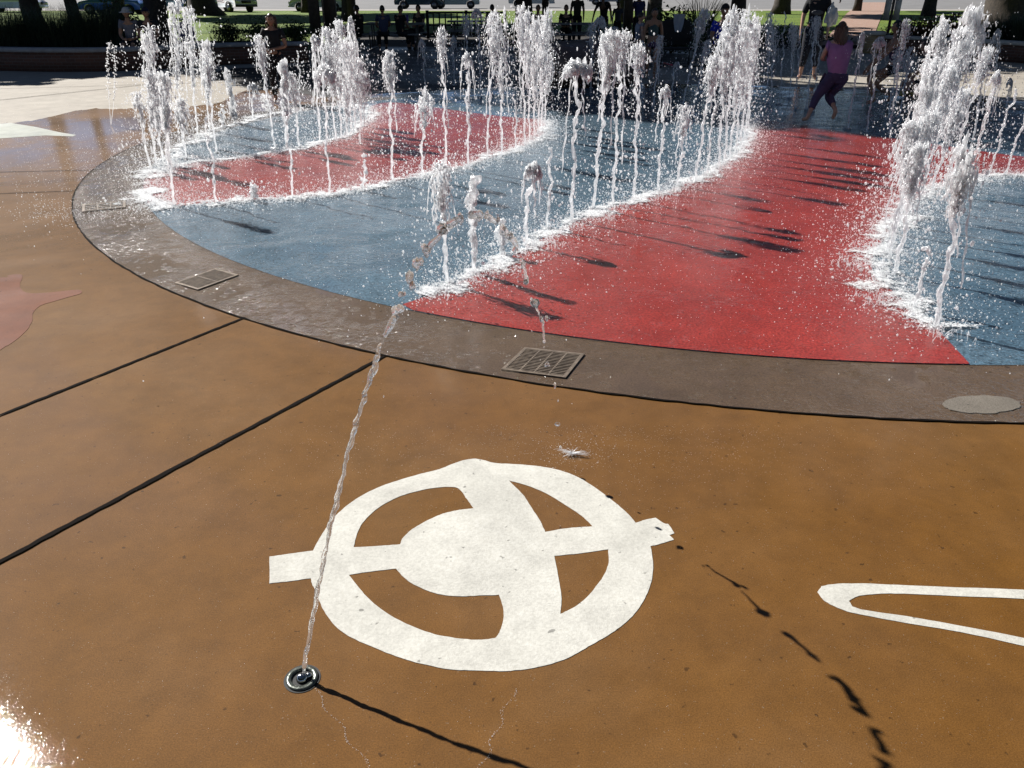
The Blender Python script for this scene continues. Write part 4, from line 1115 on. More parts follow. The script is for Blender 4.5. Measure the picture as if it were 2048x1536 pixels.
tree(322, tb[1], .32, canopy([(-3.2, 17.6, 12, 2.3), (-.6, 15.6, 12.5, 2.2), (1.8, 13.9, 12.5, 2.1), (4.2, 12.6, 13.5, 2.1), (6.6, 11.4, 14, 2.0), (8.8, 10.6, 15, 2.0), (.6, 18.0, 13, 2.4), (3.6, 16.4, 14, 2.1), (6.6, 14.2, 14.5, 1.7), (.8, 21, 14, 2.5), (4, 20, 15, 2.4), (3.5, 23.5, 16, 2.4), (0, 24.5, 15, 2.4), (11.5, 10.3, 16, 2), (-1.2, 18.4, 14, 2.2), (-4.2, 19.8, 14, 2.2), (2.2, 18.3, 15.5, 2.2), (-2.2, 22.3, 15, 2.4), (6.5, 23, 17, 2.4)], tb), 'tall dark tree behind the couple seated on the left wall', n=2600, flare=1.3, hgt=9)
tree(410, 60.0, .85, cl(7, 9.0, 10, 3), 'broad trunked tree on the sunny lawn at the left', flare=1.9, size=.45)
tree(617, 66.0, .35, cl(5, 8.0, 8, 4), 'far tree on the lawn left of the pavilion posts', flare=1.6, size=.45)
tree(1040, 33.0, .34, cl(6.5, 9.0, 18, 5, .8), 'dark tree behind the picnic tables at the centre', n=2400, flare=1.3)
tree(1316, 36.0, .30, cl(6, 10.0, 14, 6, .8), 'tree with pale peeling bark behind the two small girls', n=1800, flare=1.5, bark='palebark')
tree(1472, 34.0, .30, cl(5.5, 9.5, 12, 7), 'dark tree behind the man in the blue shirt', n=1800, flare=1.5)
tree(1564, 62.0, .55, cl(6, 8.5, 9, 8), 'thick trunked tree far back on the right lawn', flare=1.5, size=.45)
tree(1708, 70.0, .32, cl(5, 8.0, 8, 9), 'thin trunked tree beside the far end of the brick path', flare=1.2, size=.45)
tree(2010, 40.0, 1.0, cl(6, 7.0, 10, 10), 'huge dark tree trunk at the right edge above the planter', flare=1.8)
tree(1850, 58.0, .4, cl(6, 8.0, 10, 12), 'tree far back on the lawn right of the brick path', flare=1.3, size=.45)
t1 = (at_depth(1252, 30, 47.0).x, 47.0); t2 = (at_depth(702, 30, 49.0).x, 49.0)  # trees added behind the posts to lay shade over the far lawn
tree(1252, 47.0, .35, canopy([(2, 38, 9, 3), (6.5, 38.5, 9, 3), (10, 39, 10, 3), (3, 42, 10, 3), (8, 43, 10, 3), (13, 41, 11, 3)], t1), 'hidden tree added to shade the lawn behind the standing figures', n=1800, flare=1.4, size=.4, hgt=7)
tree(702, 49.0, .35, canopy([(-9, 38, 9, 3), (-5, 37.5, 9, 3), (-2, 38, 9, 3), (-7, 42, 10, 3), (-3, 42.5, 10, 3), (0.5, 43, 10, 3)], t2), 'hidden tree added to shade the lawn behind the left picnic table', n=1800, flare=1.4, size=.4, hgt=7)
tree(-700, 26.0, .5, cl(6, 9.0, 12, 13), 'tree just beyond the left end of the planter wall', n=2200, flare=1.5, size=.35)
tree(150, 28.0, .22, cl(4.2, 6.2, 9, 21, .8), 'unseen low crowned tree added behind the lighter grass clump', n=2200, flare=1.2, size=.3, hgt=4)  # crown added to darken the reflection in the wet ground
tree(235, 31.0, .25, cl(4.6, 7.5, 9, 22, .8), 'unseen bushy tree added behind the seated couple at the left', n=2200, flare=1.2, size=.3, hgt=4)  # second added crown for darker wet reflections
tree(-250, 30.0, .3, cl(5.5, 8.0, 12, 23, .8), 'tree beyond the left edge behind the planter', n=2200, flare=1.3, size=.4, hgt=4)
for i_, (x_, y_) in enumerate(((17, 14), (19, 3), (13, -9), (2, -14), (-10, -13), (-20, -4))):  # trees added out of view to cut down the sky light
    tree(0, y_, .45, cl(6.5, 8.5, 12, 30 + i_, .85), 'unseen tree added to block sky light, ' + ['right of the plaza', 'right of the camera', 'behind the camera at the right', 'straight behind the camera', 'behind the camera at the left', 'left of the camera'][i_], n=1300, X=x_, flare=1.4, size=.5, hgt=4)

# pavilion: posts and a roof above the tables
pv = empty('picnic_pavilion', (0, 28, 0), label='open timber picnic pavilion with dark posts shading the tables', cat='pavilion')
for (px, Y, r_) in ((630, 26.0, .14), (662, 26.5, .17), (1255, 29.0, .13), (705, 32, .14), (1090, 33.5, .12)):
    x = at_depth(px, 40, Y).x
    MB().box((x, Y - 28, 1.75), (r_ * 2, r_ * 2, 3.5)).build('post', M['wood'], pv)
    MB().box((x, Y - 28, .06), (r_ * 2 + .12, r_ * 2 + .12, .12)).build('post_base', M['capstone'], pv)
mb = MB()
mb.box((-.2, 2.0, 3.62), (17.5, 11.5, .22)); mb.build('roof', M['wood'], pv)  # unseen roof slab, widened to deepen the shade below
# lamp pole beside the posts
x = at_depth(648, 40, 25.4).x
e = empty('lamp_pole', (x, 25.4, 0), label='thin metal pole standing between the two pavilion posts', cat='pole')
MB().tube([(0, 0, 0), (0, 0, 4.2)], .03, 10).build('shaft', M['metal'], e)
MB().lathe((0, 0, 0), [(.1, 0), (.1, .02), (.04, .06), (.03, .12)], 16).build('foot', M['metal'], e)

# picnic tables
def table(px, Y, label, wd=1.9, rz=0.0):
    x = at_depth(px, 60, Y).x
    e = empty('picnic_table', (x, Y, 0), rz, label=label, cat='picnic table', group='picnic tables under the pavilion')
    MB().box((0, 0, .74), (wd, .76, .05)).build('tabletop', M['tabletop'], e)
    for s in (-1, 1):
        MB().box((0, s * .72, .45), (wd, .26, .04)).build('bench', M['tabletop'], e)
        m = MB()
        m.tube([(s * wd * .38, -.7, .43), (s * wd * .38, -.7, .03), (s * wd * .38, .7, .03), (s * wd * .38, .7, .43)], .025, 6)
        m.tube([(s * wd * .38, -.2, .03), (s * wd * .38, -.2, .72)], .025, 6); m.tube([(s * wd * .38, .2, .03), (s * wd * .38, .2, .72)], .025, 6)
        m.build('leg_frame', M['tableleg'], e)
    return e
table(790, 27.8, 'grey picnic table with people round it behind the left jets')
table(1150, 27.8, 'grey picnic table behind the boulder')
table(950, 30.2, 'picnic table in deep shade at the centre behind the railing')
# purple bottle on the first table
bp = at_depth(815, 46, 27.6)
e = empty('water_bottle', (bp.x, 27.6, .765), label='tall purple drinking bottle standing on the left picnic table', cat='bottle')
M['purple'] = simple('purple_plastic', (0.10, 0.05, 0.32), 0.4)
MB().lathe((0, 0, 0), [(0, 0), (.04, 0), (.042, .02), (.042, .2), (.03, .235), (.02, .245)], 16).build('body', M['purple'], e, True)
MB().lathe((0, 0, .245), [(.024, 0), (.024, .035), (0, .037)], 12).build('lid', M['capstone'], e, True)

# railing behind the tables
def railing(px0, px1, Y, label):
    x0, x1 = at_depth(px0, 40, Y).x, at_depth(px1, 40, Y).x
    e = empty('railing', ((x0 + x1) / 2, Y, gz(Y)), label=label, cat='railing'); w = x1 - x0
    MB().box((0, 0, .92), (w, .08, .07)).build('top_rail', M['rail'], e)
    MB().box((0, 0, .48), (w, .05, .05)).build('middle_rail', M['rail'], e)
    MB().box((0, 0, .1), (w, .05, .05)).build('bottom_rail', M['rail'], e)
    n = int(w / .22)
    m = MB()
    for i in range(n + 1): m.box((-w / 2 + w * i / n, 0, .5), (.05, .03, .8))
    m.build('balusters', M['rail'], e)
    for i in (0, .5, 1): MB().box((-w / 2 + w * i, 0, .5), (.11, .11, 1.0)).build('post', M['rail'], e)
railing(855, 1010, 33.0, 'dark baluster railing behind the picnic tables left of centre')

# boulder
bc = at(1182, 177); e = MB()
Vb, Fb = ICO[4]; Vn = Vb * (1 + wobble(Vb, 2.0, .05, 5))[:, None]
Vn = Vn * np.array([.95, .6, .46]); Vn[:, 2] = np.sign(Vn[:, 2]) * np.abs(Vn[:, 2] / .46) ** .7 * .46 + .36; Vn[:, 2] = np.maximum(Vn[:, 2], 0)
Vn[:, 2] += .035 * np.sin(Vn[:, 0] * 6) * (Vn[:, 2] > .5)
e.add(Vn, tris=Fb); o = e.build('boulder', M['boulder'], smooth=True); o.location = (bc.x, bc.y + .75, 0)
tag(o, 'large smooth dark brown boulder on the far rim of the splash pad', 'boulder')

# sign
sp0 = at_depth(1772, 60, 29.5)
e = empty('sign_post', (sp0.x, 29.5, 0), label='slim post carrying two tan sign panels seen from behind beside the brick path', cat='sign')
MB().box((0.08, 0, 1.1), (.07, .07, 2.2)).build('post', M['wood'], e)
for s in (-1, 1):
    MB().box((.08 + s * .17, 0, 1.15), (.2, .04, .68)).build('panel', M['sign'], e)

# ------------------------------------------------------------------ cars
M['tyre'] = simple('tyre_rubber', (0.02, 0.02, 0.02), 0.8)
M['rim'] = simple('alloy_rim', (0.25, 0.25, 0.26), 0.35, metal=.8)
M['glass'] = simple('car_window', (0.02, 0.03, 0.035), 0.08)
M['headlight'] = simple('headlight_lens', (0.7, 0.7, 0.68), 0.1)
M['grille'] = simple('black_grille', (0.015, 0.015, 0.015), 0.4)
M['flame'] = simple('red_swoosh_paint', (0.5, 0.06, 0.04), 0.4)
def car(px, py, rz, col, label, kind='sedan', swoosh=False, name='parked_car'):
    p = at(px, py)
    e = empty(name, (p.x, p.y, gz(p.y) + .02), rz, label=label, cat={'van': 'van', 'truck': 'pickup truck'}.get(kind, 'car'), group='vehicles parked along the street')
    L_, W_, H_ = {'sedan': (4.5, 1.78, 1.45), 'van': (5.2, 1.95, 2.1), 'truck': (5.4, 1.95, 1.85)}[kind]
    prof = {'sedan': [(-2.2, .35), (-2.25, .6), (-2.15, .9), (-1.45, .98), (-.85, 1.4), (.55, 1.45), (1.25, 1.0), (2.05, .85), (2.25, .6), (2.2, .35)],
            'van': [(-2.55, .4), (-2.6, 1.0), (-2.5, 2.05), (-2.2, 2.12), (1.2, 2.1), (1.9, 1.25), (2.5, 1.05), (2.6, .7), (2.55, .4)],
            'truck': [(-2.65, .5), (-2.7, 1.0), (-2.6, 1.12), (-.8, 1.12), (-.65, 1.82), (.75, 1.85), (1.3, 1.2), (2.55, 1.08), (2.68, .75), (2.6, .5)]}[kind]
    zb = prof[0][1]; wr = .33 if kind == 'sedan' else .37; ax = L_ * .31
    # wheel arches cut in the sill line
    sill = []
    for cxa in (ax, -ax):
        for a in np.linspace(0, math.pi, 9): sill.append((cxa + (wr + .07) * math.cos(a), zb + (wr + .05) * math.sin(a) - .02))
    poly = [Vector((x, z, 0)) for x, z in prof] + [Vector((x, z, 0)) for x, z in sill]
    tr = tessellate_polygon([poly]); n = len(poly)
    mb = MB()
    def half(z): return W_ / 2 * (1 - .16 * max(0, z - .95))
    V = [(v.x, half(v.y), v.y) for v in poly] + [(v.x, -half(v.y), v.y) for v in poly]
    mb.add(V, tris=[t for t in tr] + [(a + n, c + n, b + n) for a, b, c in tr], quads=[(i, (i + 1) % n, n + (i + 1) % n, n + i) for i in range(n)])
    pm = bpy.data.materials.get('paint_' + '_'.join(f'{c:.2f}' for c in col)) or simple('paint_' + '_'.join(f'{c:.2f}' for c in col), col, .25, tuple(c * .97 for c in col), coat=.8)
    mb.build('body', pm, e)
    for sx in (-1, 1):
        for sy in (-1, 1):
            m = MB(); a = np.linspace(0, 2 * math.pi, 20, endpoint=False)
            w = empty_child('wheel', e, (sx * ax, sy * (W_ / 2 - .10), wr))
            m.tube([(0, -.11, 0), (0, .11, 0)], wr, 20); t_ = m.build('tyre', M['tyre'], w)
            m = MB(); m.tube([(0, sy * .07, 0), (0, sy * .118, 0)], wr * .6, 14); m.build('rim', M['rim'], w)
    # side windows, windscreen
    for sy in (-1, 1):
        m = MB()
        if kind == 'sedan': ps = [(-1.2, .98), (-.8, 1.32), (.5, 1.36), (1.05, 1.0)]
        elif kind == 'van': ps = [(.2, 1.3), (.2, 1.9), (1.15, 1.9), (1.7, 1.3)]
        else: ps = [(-.6, 1.2), (-.55, 1.7), (.7, 1.72), (1.15, 1.22)]
        V = [(x, sy * (half(z) + .006), z) for x, z in ps]
        m.add(V, quads=[(0, 1, 2, 3) if sy < 0 else (3, 2, 1, 0)]); m.build('window', M['glass'], e)
    fx = prof[-2][0]
    for sy in (-1, 1): MB().box((fx - .03, sy * W_ * .36, prof[-2][1] + .08), (.12, .38, .16)).build('headlight', M['headlight'], e)
    MB().box((fx + .0, 0, prof[-2][1] + .06), (.08, W_ * .42, .2)).build('grille', M['grille'], e)
    MB().box((fx - .02, 0, zb + .08), (.16, W_ * .94, .16)).build('bumper', M['grille'] if kind != 'sedan' else pm, e)
    if swoosh:
        m = MB()
        for k in range(4):
            for sy in (-1, 1):
                z0 = 1.0 - k * .12; Q = [(x, sy * (W_ / 2 + .004), z0 + .12 * math.sin((x + 1) * 1.2)) for x in np.linspace(-.6 + k * .2, 1.1, 10)]
                V = [(x, y, z - .02) for x, y, z in Q] + [(x, y, z + .03) for x, y, z in Q]
                m.add(V, quads=[(i, i + 1, 11 + i, 10 + i) for i in range(9)])
        m.build('swoosh_graphic', M['flame'], e)
    return e
def empty_child(name, parent, loc):
    o = bpy.data.objects.new(name, None); o.empty_display_size = .1; scene.collection.objects.link(o); o.parent = parent; o.location = loc; return o
car(30, 26, R(5), (.75, .75, .76), 'white car parked at the far left behind the feathery grass')
car(232, 30, R(180), (.05, .13, .45), 'blue car parked on the left behind the grass')
car(365, 28, R(-25), (.02, .10, .12), 'dark teal pickup truck parked left of the big tree', 'truck', name='pickup_truck')
car(458, 25, R(-40), (.72, .72, .70), 'white van with red swooshes on its side right of the big tree', 'van', True, 'parked_van')
car(640, 24, R(180), (.55, .58, .60), 'silver white car parked behind the pavilion posts')
car(840, 18, R(0), (.015, .03, .025), 'dark green car nosing up behind the silver green car')
car(912, 17.5, R(180), (.34, .40, .36), 'silver green car parked on the street behind the tables')
car(1062, 15, R(0), (.50, .52, .48), 'pale car front poking out right of the dark centre tree')
car(1215, 10, R(0), (.3, .3, .31), 'grey car on the street behind the standing figures')

# ------------------------------------------------------------------ PEOPLE
SK = {'light': simple('light_skin', (0.50, 0.29, 0.20), .5, (0.46, 0.26, 0.18)), 'tan': simple('tan_skin', (0.33, 0.17, 0.10), .5, (0.29, 0.15, 0.09)), 'dark': simple('brown_skin', (0.16, 0.08, 0.05), .5)}
HAIR = {'brown': simple('brown_hair', (0.075, 0.038, 0.02), .4), 'black': simple('black_hair', (0.010, 0.008, 0.007), .35), 'dark': simple('dark_brown_hair', (0.03, 0.016, 0.01), .4)}
EYE = simple('dark_eye', (0.01, 0.008, 0.006), .2); LIP = simple('lip', (0.32, 0.10, 0.08), .4)
_cl = {}
def cloth(c, name='cloth'):
    k = tuple(c)
    if k not in _cl: _cl[k] = simple(f'{name}_fabric', c, .85, tuple(v * .8 for v in c), 9, .3, 60)
    return _cl[k]

def skin_mesh(nodes, edges, name, mat, parent, sub=1):
    """nodes: list of (pos, radius or (rx, ry))"""
    me = bpy.data.meshes.new(name); me.from_pydata([tuple(n[0]) for n in nodes], edges, []); me.update()
    o = bpy.data.objects.new(name + '_tmp', me); scene.collection.objects.link(o)
    md = o.modifiers.new('skin', 'SKIN'); md.use_smooth_shade = True
    if not me.skin_vertices: me.attributes.update() if hasattr(me.attributes, 'update') else None
    if not me.skin_vertices:
        import bmesh
        bm = bmesh.new(); bm.from_mesh(me); bm.verts.layers.skin.verify(); bm.to_mesh(me); bm.free()
    sv = me.skin_vertices[0].data
    for i, n in enumerate(nodes):
        r = n[1]; sv[i].radius = (r, r) if isinstance(r, (int, float)) else r
        sv[i].use_root = (i == 0)
    if sub: s = o.modifiers.new('sub', 'SUBSURF'); s.levels = sub; s.render_levels = sub
    dg = bpy.context.evaluated_depsgraph_get(); dg.update()
    m2 = bpy.data.meshes.new_from_object(o.evaluated_get(dg))
    bpy.data.objects.remove(o, do_unlink=True)
    m2.name = name
    m2.materials.clear()
    m2.materials.append(mat)
    o2 = bpy.data.objects.new(name, m2); scene.collection.objects.link(o2); o2.parent = parent
    return o2

def person(loc, rz, h, label, pose=None, skin='light', hair=('brown', 'short'), top=None, bottom=None, sleeves=.5, legs=.9, shoes=None, build=1.0, cap=None, group=None, extra=None, name='person'):
    k = h / 1.7
    J = dict(pelvis=(0, 0, .93), belly=(0, 0, 1.08), chest=(0, .0, 1.27), neck=(0, 0, 1.43), head=(0, .02, 1.585),
             lsh=(-.17, 0, 1.385), lel=(-.23, -.02, 1.12), lwr=(-.24, .06, .88), lha=(-.24, .09, .80),
             rsh=(.17, 0, 1.385), rel=(.23, -.02, 1.12), rwr=(.24, .06, .88), rha=(.24, .09, .80),
             lhip=(-.09, 0, .88), lkn=(-.10, .02, .49), lan=(-.10, -.01, .08), lto=(-.11, .14, .03),
             rhip=(.09, 0, .88), rkn=(.10, .02, .49), ran=(.10, -.01, .08), rto=(.11, .14, .03))
    J = {a: np.array(b) for a, b in J.items()}
    if pose:
        for a, b in pose.items(): J[a] = np.array(b, float) / k if pose.get('_m') else np.array(b, float)
    J.pop('_m', None)
    J = {a: b * k for a, b in J.items()}
    e = empty(name, loc, rz, label=label, cat='person', group=group)
    B = build
    Rr = dict(pelvis=(.135 * B, .105 * B), belly=(.12 * B, .095 * B), chest=(.145 * B, .105 * B), neck=.055, lsh=.062, lel=.042, lwr=.028, lha=.03, rsh=.062, rel=.042, rwr=.028, rha=.03, lhip=.085 * B, lkn=.058, lan=.038, lto=.032, rhip=.085 * B, rkn=.058, ran=.038, rto=.032)
    Rr = {a: (tuple(q * k for q in b) if isinstance(b, tuple) else b * k) for a, b in Rr.items()}
    order = ['pelvis', 'belly', 'chest', 'neck', 'lsh', 'lel', 'lwr', 'lha', 'rsh', 'rel', 'rwr', 'rha', 'lhip', 'lkn', 'lan', 'lto', 'rhip', 'rkn', 'ran', 'rto']
    ix = {a: i for i, a in enumerate(order)}
    nodes = [[J[a], Rr[a] * (.62 if bottom and legs > .5 and a in ('lhip', 'rhip') else .85 if bottom and legs > .5 and a in ('lkn', 'rkn') else 1)] if not isinstance(Rr[a], tuple) else [J[a], tuple(v * (.85 if a == 'pelvis' and bottom else 1) for v in Rr[a])] for a in order]
    E_ = [('pelvis', 'belly'), ('belly', 'chest'), ('chest', 'neck'), ('chest', 'lsh'), ('lsh', 'lel'), ('lel', 'lwr'), ('lwr', 'lha'), ('chest', 'rsh'), ('rsh', 'rel'), ('rel', 'rwr'), ('rwr', 'rha'), ('pelvis', 'lhip'), ('lhip', 'lkn'), ('lkn', 'lan'), ('lan', 'lto'), ('pelvis', 'rhip'), ('rhip', 'rkn'), ('rkn', 'ran'), ('ran', 'rto')]
    edges = [(ix[a], ix[b]) for a, b in E_]
    # fingers and thumbs
    for s in 'lr':
        d = J[s + 'ha'] - J[s + 'wr']; d = d / (np.linalg.norm(d) + 1e-9)
        side = np.cross(d, [1, 0, 0]); side = side / (np.linalg.norm(side) + 1e-6)
        for f, ln in ((-1.5, .055), (-.5, .068), (.5, .066), (1.5, .05)):
            a = J[s + 'ha'] + side * f * .016 * k + d * .02 * k; b = a + d * ln * k
            i0 = len(nodes); nodes += [[a, .0095 * k], [b, .008 * k]]; edges += [(ix[s + 'ha'], i0), (i0, i0 + 1)]
        a = J[s + 'wr'] * .4 + J[s + 'ha'] * .6 + side * .035 * k; i0 = len(nodes); nodes.append([a + d * .03 * k + side * .01 * k, .010 * k]); edges.append((ix[s + 'ha'], i0))
    nodes_h = len(nodes); nodes.append([J['head'] - np.array([0, .01, .06]) * k, .06 * k]); edges.append((ix['neck'], nodes_h))
    body = skin_mesh(nodes, edges, 'body', SK[skin], e)
    # head, added to the same mesh
    hd = J['head']; hb = J['head'] - J['neck']; fy = 1.0
    mb = MB(); V, F = ICO[3]
    Vh = V * np.array([.075, .092, .115]) * k; low = Vh[:, 2] < 0
    Vh[low, 0] *= 1 + Vh[low, 2] / (.115 * k) * .22
    mb.add(Vh + hd, tris=F)
    V1, F1 = ICO[2]
    mb.add(V1 * np.array([.013, .022, .02]) * k + hd + np.array([0, .092, -.012]) * k, tris=F1)
    for s in (-1, 1):
        mb.add(V1 * np.array([.01, .02, .03]) * k + hd + np.array([s * .075, -.005, -.005]) * k, tris=F1)
        mb.add(V1 * np.array([.012, .008, .009]) * k + hd + np.array([s * .03, .082, .012]) * k, tris=F1, mi=1)
    mb.add(V1 * np.array([.025, .008, .007]) * k + hd + np.array([0, .083, -.05]) * k, tris=F1, mi=2)
    head = mb.build('head', [SK[skin], EYE, LIP], smooth=True)
    body.data.materials.append(EYE); body.data.materials.append(LIP)
    import bmesh
    bm = bmesh.new(); bm.from_mesh(body.data); bm.from_mesh(head.data); bm.to_mesh(body.data); bm.free()
    bpy.data.objects.remove(head, do_unlink=True)
    for p_ in body.data.polygons: p_.use_smooth = True
    # hair
    hm = MB(); V, F = ICO[3]; Vh = V * np.array([.083, .102, .122]) * k
    keepz = (V[:, 2] > -.25) & ~((V[:, 1] > .45) & (V[:, 2] < .45))
    Vh2 = np.where(keepz[:, None], Vh, Vh * .82)
    hm.add(Vh2 + hd + np.array([0, -.008, .006]) * k, tris=F)
    if hair[1] != 'short':
        ln = {'bob': .16, 'long': .34, 'verylong': .48}[hair[1]] * k
        for i in range(46):
            a = rng.uniform(math.pi * .98, math.pi * 2.02); m = 9; t = np.linspace(0, 1, m)
            st = hd + np.array([math.cos(a) * .078, math.sin(a) * .09, rng.uniform(-.04, .07)]) * k
            Q = st + np.c_[math.cos(a) * .03 * k * np.sin(t * 2) + .012 * k * np.sin(t * 7 + i), -.02 * k * t - .01 * np.abs(math.sin(a)) * k, -ln * t * rng.uniform(.75, 1.1)]
            hm.tube(Q, np.linspace(.017, .004, m) * k, 6)
    hm.build('hair', HAIR[hair[0]], e, True)
    lerp = lambda a, b, t: J[a] * (1 - t) + J[b] * t
    def pad(a, q):
        r = Rr[a]; return tuple(v + q * k for v in r) if isinstance(r, tuple) else r + q * k
    if top:
        c, nm = top[0], top[1]; pq = .02 if build <= 1.1 else .032
        Nn = [[lerp('pelvis', 'belly', top[2] if len(top) > 2 else -.1), pad('belly', .02) if len(top) > 2 and top[2] > 0 else pad('pelvis', pq)], [J['belly'], pad('belly', pq)], [J['chest'], pad('chest', pq)], [lerp('chest', 'neck', .62), (.09 * k, .075 * k)]]
        Ee = [(0, 1), (1, 2), (2, 3)]
        for s in 'lr':
            if sleeves > 0:
                i0 = len(Nn); Nn += [[J[s + 'sh'], pad(s + 'sh', .018)], [lerp(s + 'sh', s + 'el', min(1, sleeves)), .062 * k]]; Ee += [(2, i0), (i0, i0 + 1)]
                if sleeves > 1: Nn.append([lerp(s + 'el', s + 'wr', sleeves - 1), .045 * k]); Ee.append((i0 + 1, i0 + 2))
        skin_mesh(Nn, Ee, nm, cloth(c), e)
    if bottom:
        c, nm = bottom[0], bottom[1]
        Nn = [[lerp('pelvis', 'belly', .1), pad('pelvis', .018)], [J['pelvis'] - np.array([0, 0, .03 * k]), pad('pelvis', .016)]]; Ee = [(0, 1)]
        for s in 'lr':
            i0 = len(Nn); Nn.append([J[s + 'hip'], pad(s + 'hip', .018)]); Ee.append((1, i0))
            if legs <= .5: Nn.append([lerp(s + 'hip', s + 'kn', legs * 2), .09 * k]); Ee.append((i0, i0 + 1))
            else:
                Nn[i0][1] = Rr[s + 'hip'] + (.03 if build > 1.2 else .02) * k
                Nn += [[lerp(s + 'hip', s + 'kn', .5), (Rr[s + 'hip'] + Rr[s + 'kn']) / 2 + (.032 if build > 1.2 else .02) * k], [J[s + 'kn'], pad(s + 'kn', .022)], [lerp(s + 'kn', s + 'an', legs * 2 - 1), .062 * k]]; Ee += [(i0, i0 + 1), (i0 + 1, i0 + 2), (i0 + 2, i0 + 3)]
        go = skin_mesh(Nn, Ee, nm, cloth(c), e)
        if legs > .5:
            lm = MB()
            for s in 'lr':
                q = [lerp('pelvis', s + 'hip', .7), J[s + 'hip'], lerp(s + 'hip', s + 'kn', .5), J[s + 'kn'], lerp(s + 'kn', s + 'an', legs * 2 - 1)]
                q = smooth_closed([Vector(v) for v in q], 4, closed=False); tt = np.linspace(0, 1, len(q))
                rr_ = np.interp(tt, [0, .25, .5, .75, 1], [.06 * k, Rr[s + 'hip'] + .004 * k, (Rr[s + 'hip'] + Rr[s + 'kn']) / 2 + .020 * k, Rr[s + 'kn'] + .018 * k, .056 * k])
                lm.tube([v[:] for v in q], rr_, 14)
            lo = lm.build('legs_tmp', cloth(c), smooth=True)
            import bmesh
            bm = bmesh.new(); bm.from_mesh(go.data); bm.from_mesh(lo.data); bm.to_mesh(go.data); bm.free()
            bpy.data.objects.remove(lo, do_unlink=True)
    if shoes:
        for s in 'lr': skin_mesh([[J[s + 'an'] - np.array([0, .03, .03]) * k, .045 * k], [J[s + 'to'], .042 * k]], [(0, 1)], 'shoe', cloth(shoes), e)
    if cap:
        m = MB(); V, F = ICO[3]; Vc = V * np.array([.09, .108, .10]) * k; Vc[:, 2] = np.maximum(Vc[:, 2], 0)
        m.add(Vc + hd + np.array([0, 0, .035]) * k, tris=F)
        if cap[1] == 'brim': m.lathe(hd + np.array([0, 0, .035]) * k, [(.08 * k, .008), (.16 * k, -.02), (.16 * k, -.025), (.08 * k, 0)], 24)
        else: m.box(hd + np.array([0, .13, .04]) * k, (.15 * k, .12 * k, .012))
        m.build('hat', cloth(cap[0]), e, True)
    return e, J, k

def pat(px, Y, z=0.0):
    return (at_depth(px, 100, Y).x, Y, z)
SIT = dict(pelvis=(0, 0, .52), belly=(0, 0, .68), chest=(0, .02, .88), neck=(0, .03, 1.04), head=(0, .06, 1.20), lsh=(-.17, .01, 1.0), rsh=(.17, .01, 1.0), lel=(-.22, .08, .74), rel=(.22, .08, .74), lwr=(-.12, .28, .66), rwr=(.12, .28, .66), lha=(-.06, .35, .66), rha=(.06, .35, .66),
           lhip=(-.09, .03, .50), rhip=(.09, .03, .50), lkn=(-.11, .45, .50), rkn=(.11, .45, .50), lan=(-.11, .47, .08), ran=(.11, .47, .08), lto=(-.11, .62, .03), rto=(.11, .62, .03))
def mod(base, **kw): d = dict(base); d.update(kw); return d

# girl in pink running away across the pad
person((at(1640, 245).x, at(1640, 245).y, .012), 0, 1.32, 'girl in wet pink shirt and purple leggings seen from behind running across the pad', skin='light', hair=('brown', 'long'),
       pose=mod({}, _m=1, pelvis=(.13, 0, .60), belly=(.12, .01, .74), chest=(.10, .03, .90), neck=(.095, .04, 1.04), head=(.095, .05, 1.17), lsh=(-.04, .03, .985), rsh=(.235, .03, .985), lel=(-.085, .10, .80), rel=(.275, .10, .80), lwr=(.03, .23, .78), rwr=(.17, .23, .78), lha=(.08, .24, .81), rha=(.13, .24, .81),
                lhip=(.06, 0, .57), rhip=(.20, 0, .57), lkn=(-.09, .02, .34), lan=(-.22, -.08, .05), lto=(-.24, .03, .025), rkn=(.10, .10, .33), ran=(.13, -.16, .16), rto=(.12, -.12, .05)),
       top=((.36, .17, .36), 'shirt', -.8), bottom=((.070, .050, .115), 'leggings'), legs=.78, sleeves=.45, build=1.28)
# tall adult in black with a white bag
e, J, k = person((*pat(1622, 17.4)[:2], 0), R(165), 1.82, 'barefoot adult in black shirt and black trousers holding a white bag behind the pink girl', skin='light', hair=('dark', 'short'),
       pose=dict(lan=(-.13, .02, .08), lto=(-.16, .16, .03), ran=(.13, -.03, .08), rto=(.17, .10, .03)), top=((.012, .012, .014), 'shirt', -.5), bottom=((.012, .013, .022), 'trousers'), legs=.8, sleeves=.9)
M['print'] = simple('faded_grey_print', (.10, .10, .11), .8)
m = MB(); V, F = ICO[2]; m.add(V * np.array([.12, .012, .045]) + np.array([0, .155, 1.27]), tris=F); m.build('shirt_print', M['print'], e, True)
m = MB(); add_blob(m, (0, 0, -.03), (.11, .07, .15), 4, .16, 5); add_blob(m, (-.03, 0, .12), (.05, .035, .09), 3, .2, 4); o = m.build('carrier_bag', cloth((.6, .6, .6)), smooth=True)
o.location = (pat(1652, 17.2)[0], 17.2, 1.23); tag(o, 'crumpled white carrier bag held by the adult in black', 'bag')
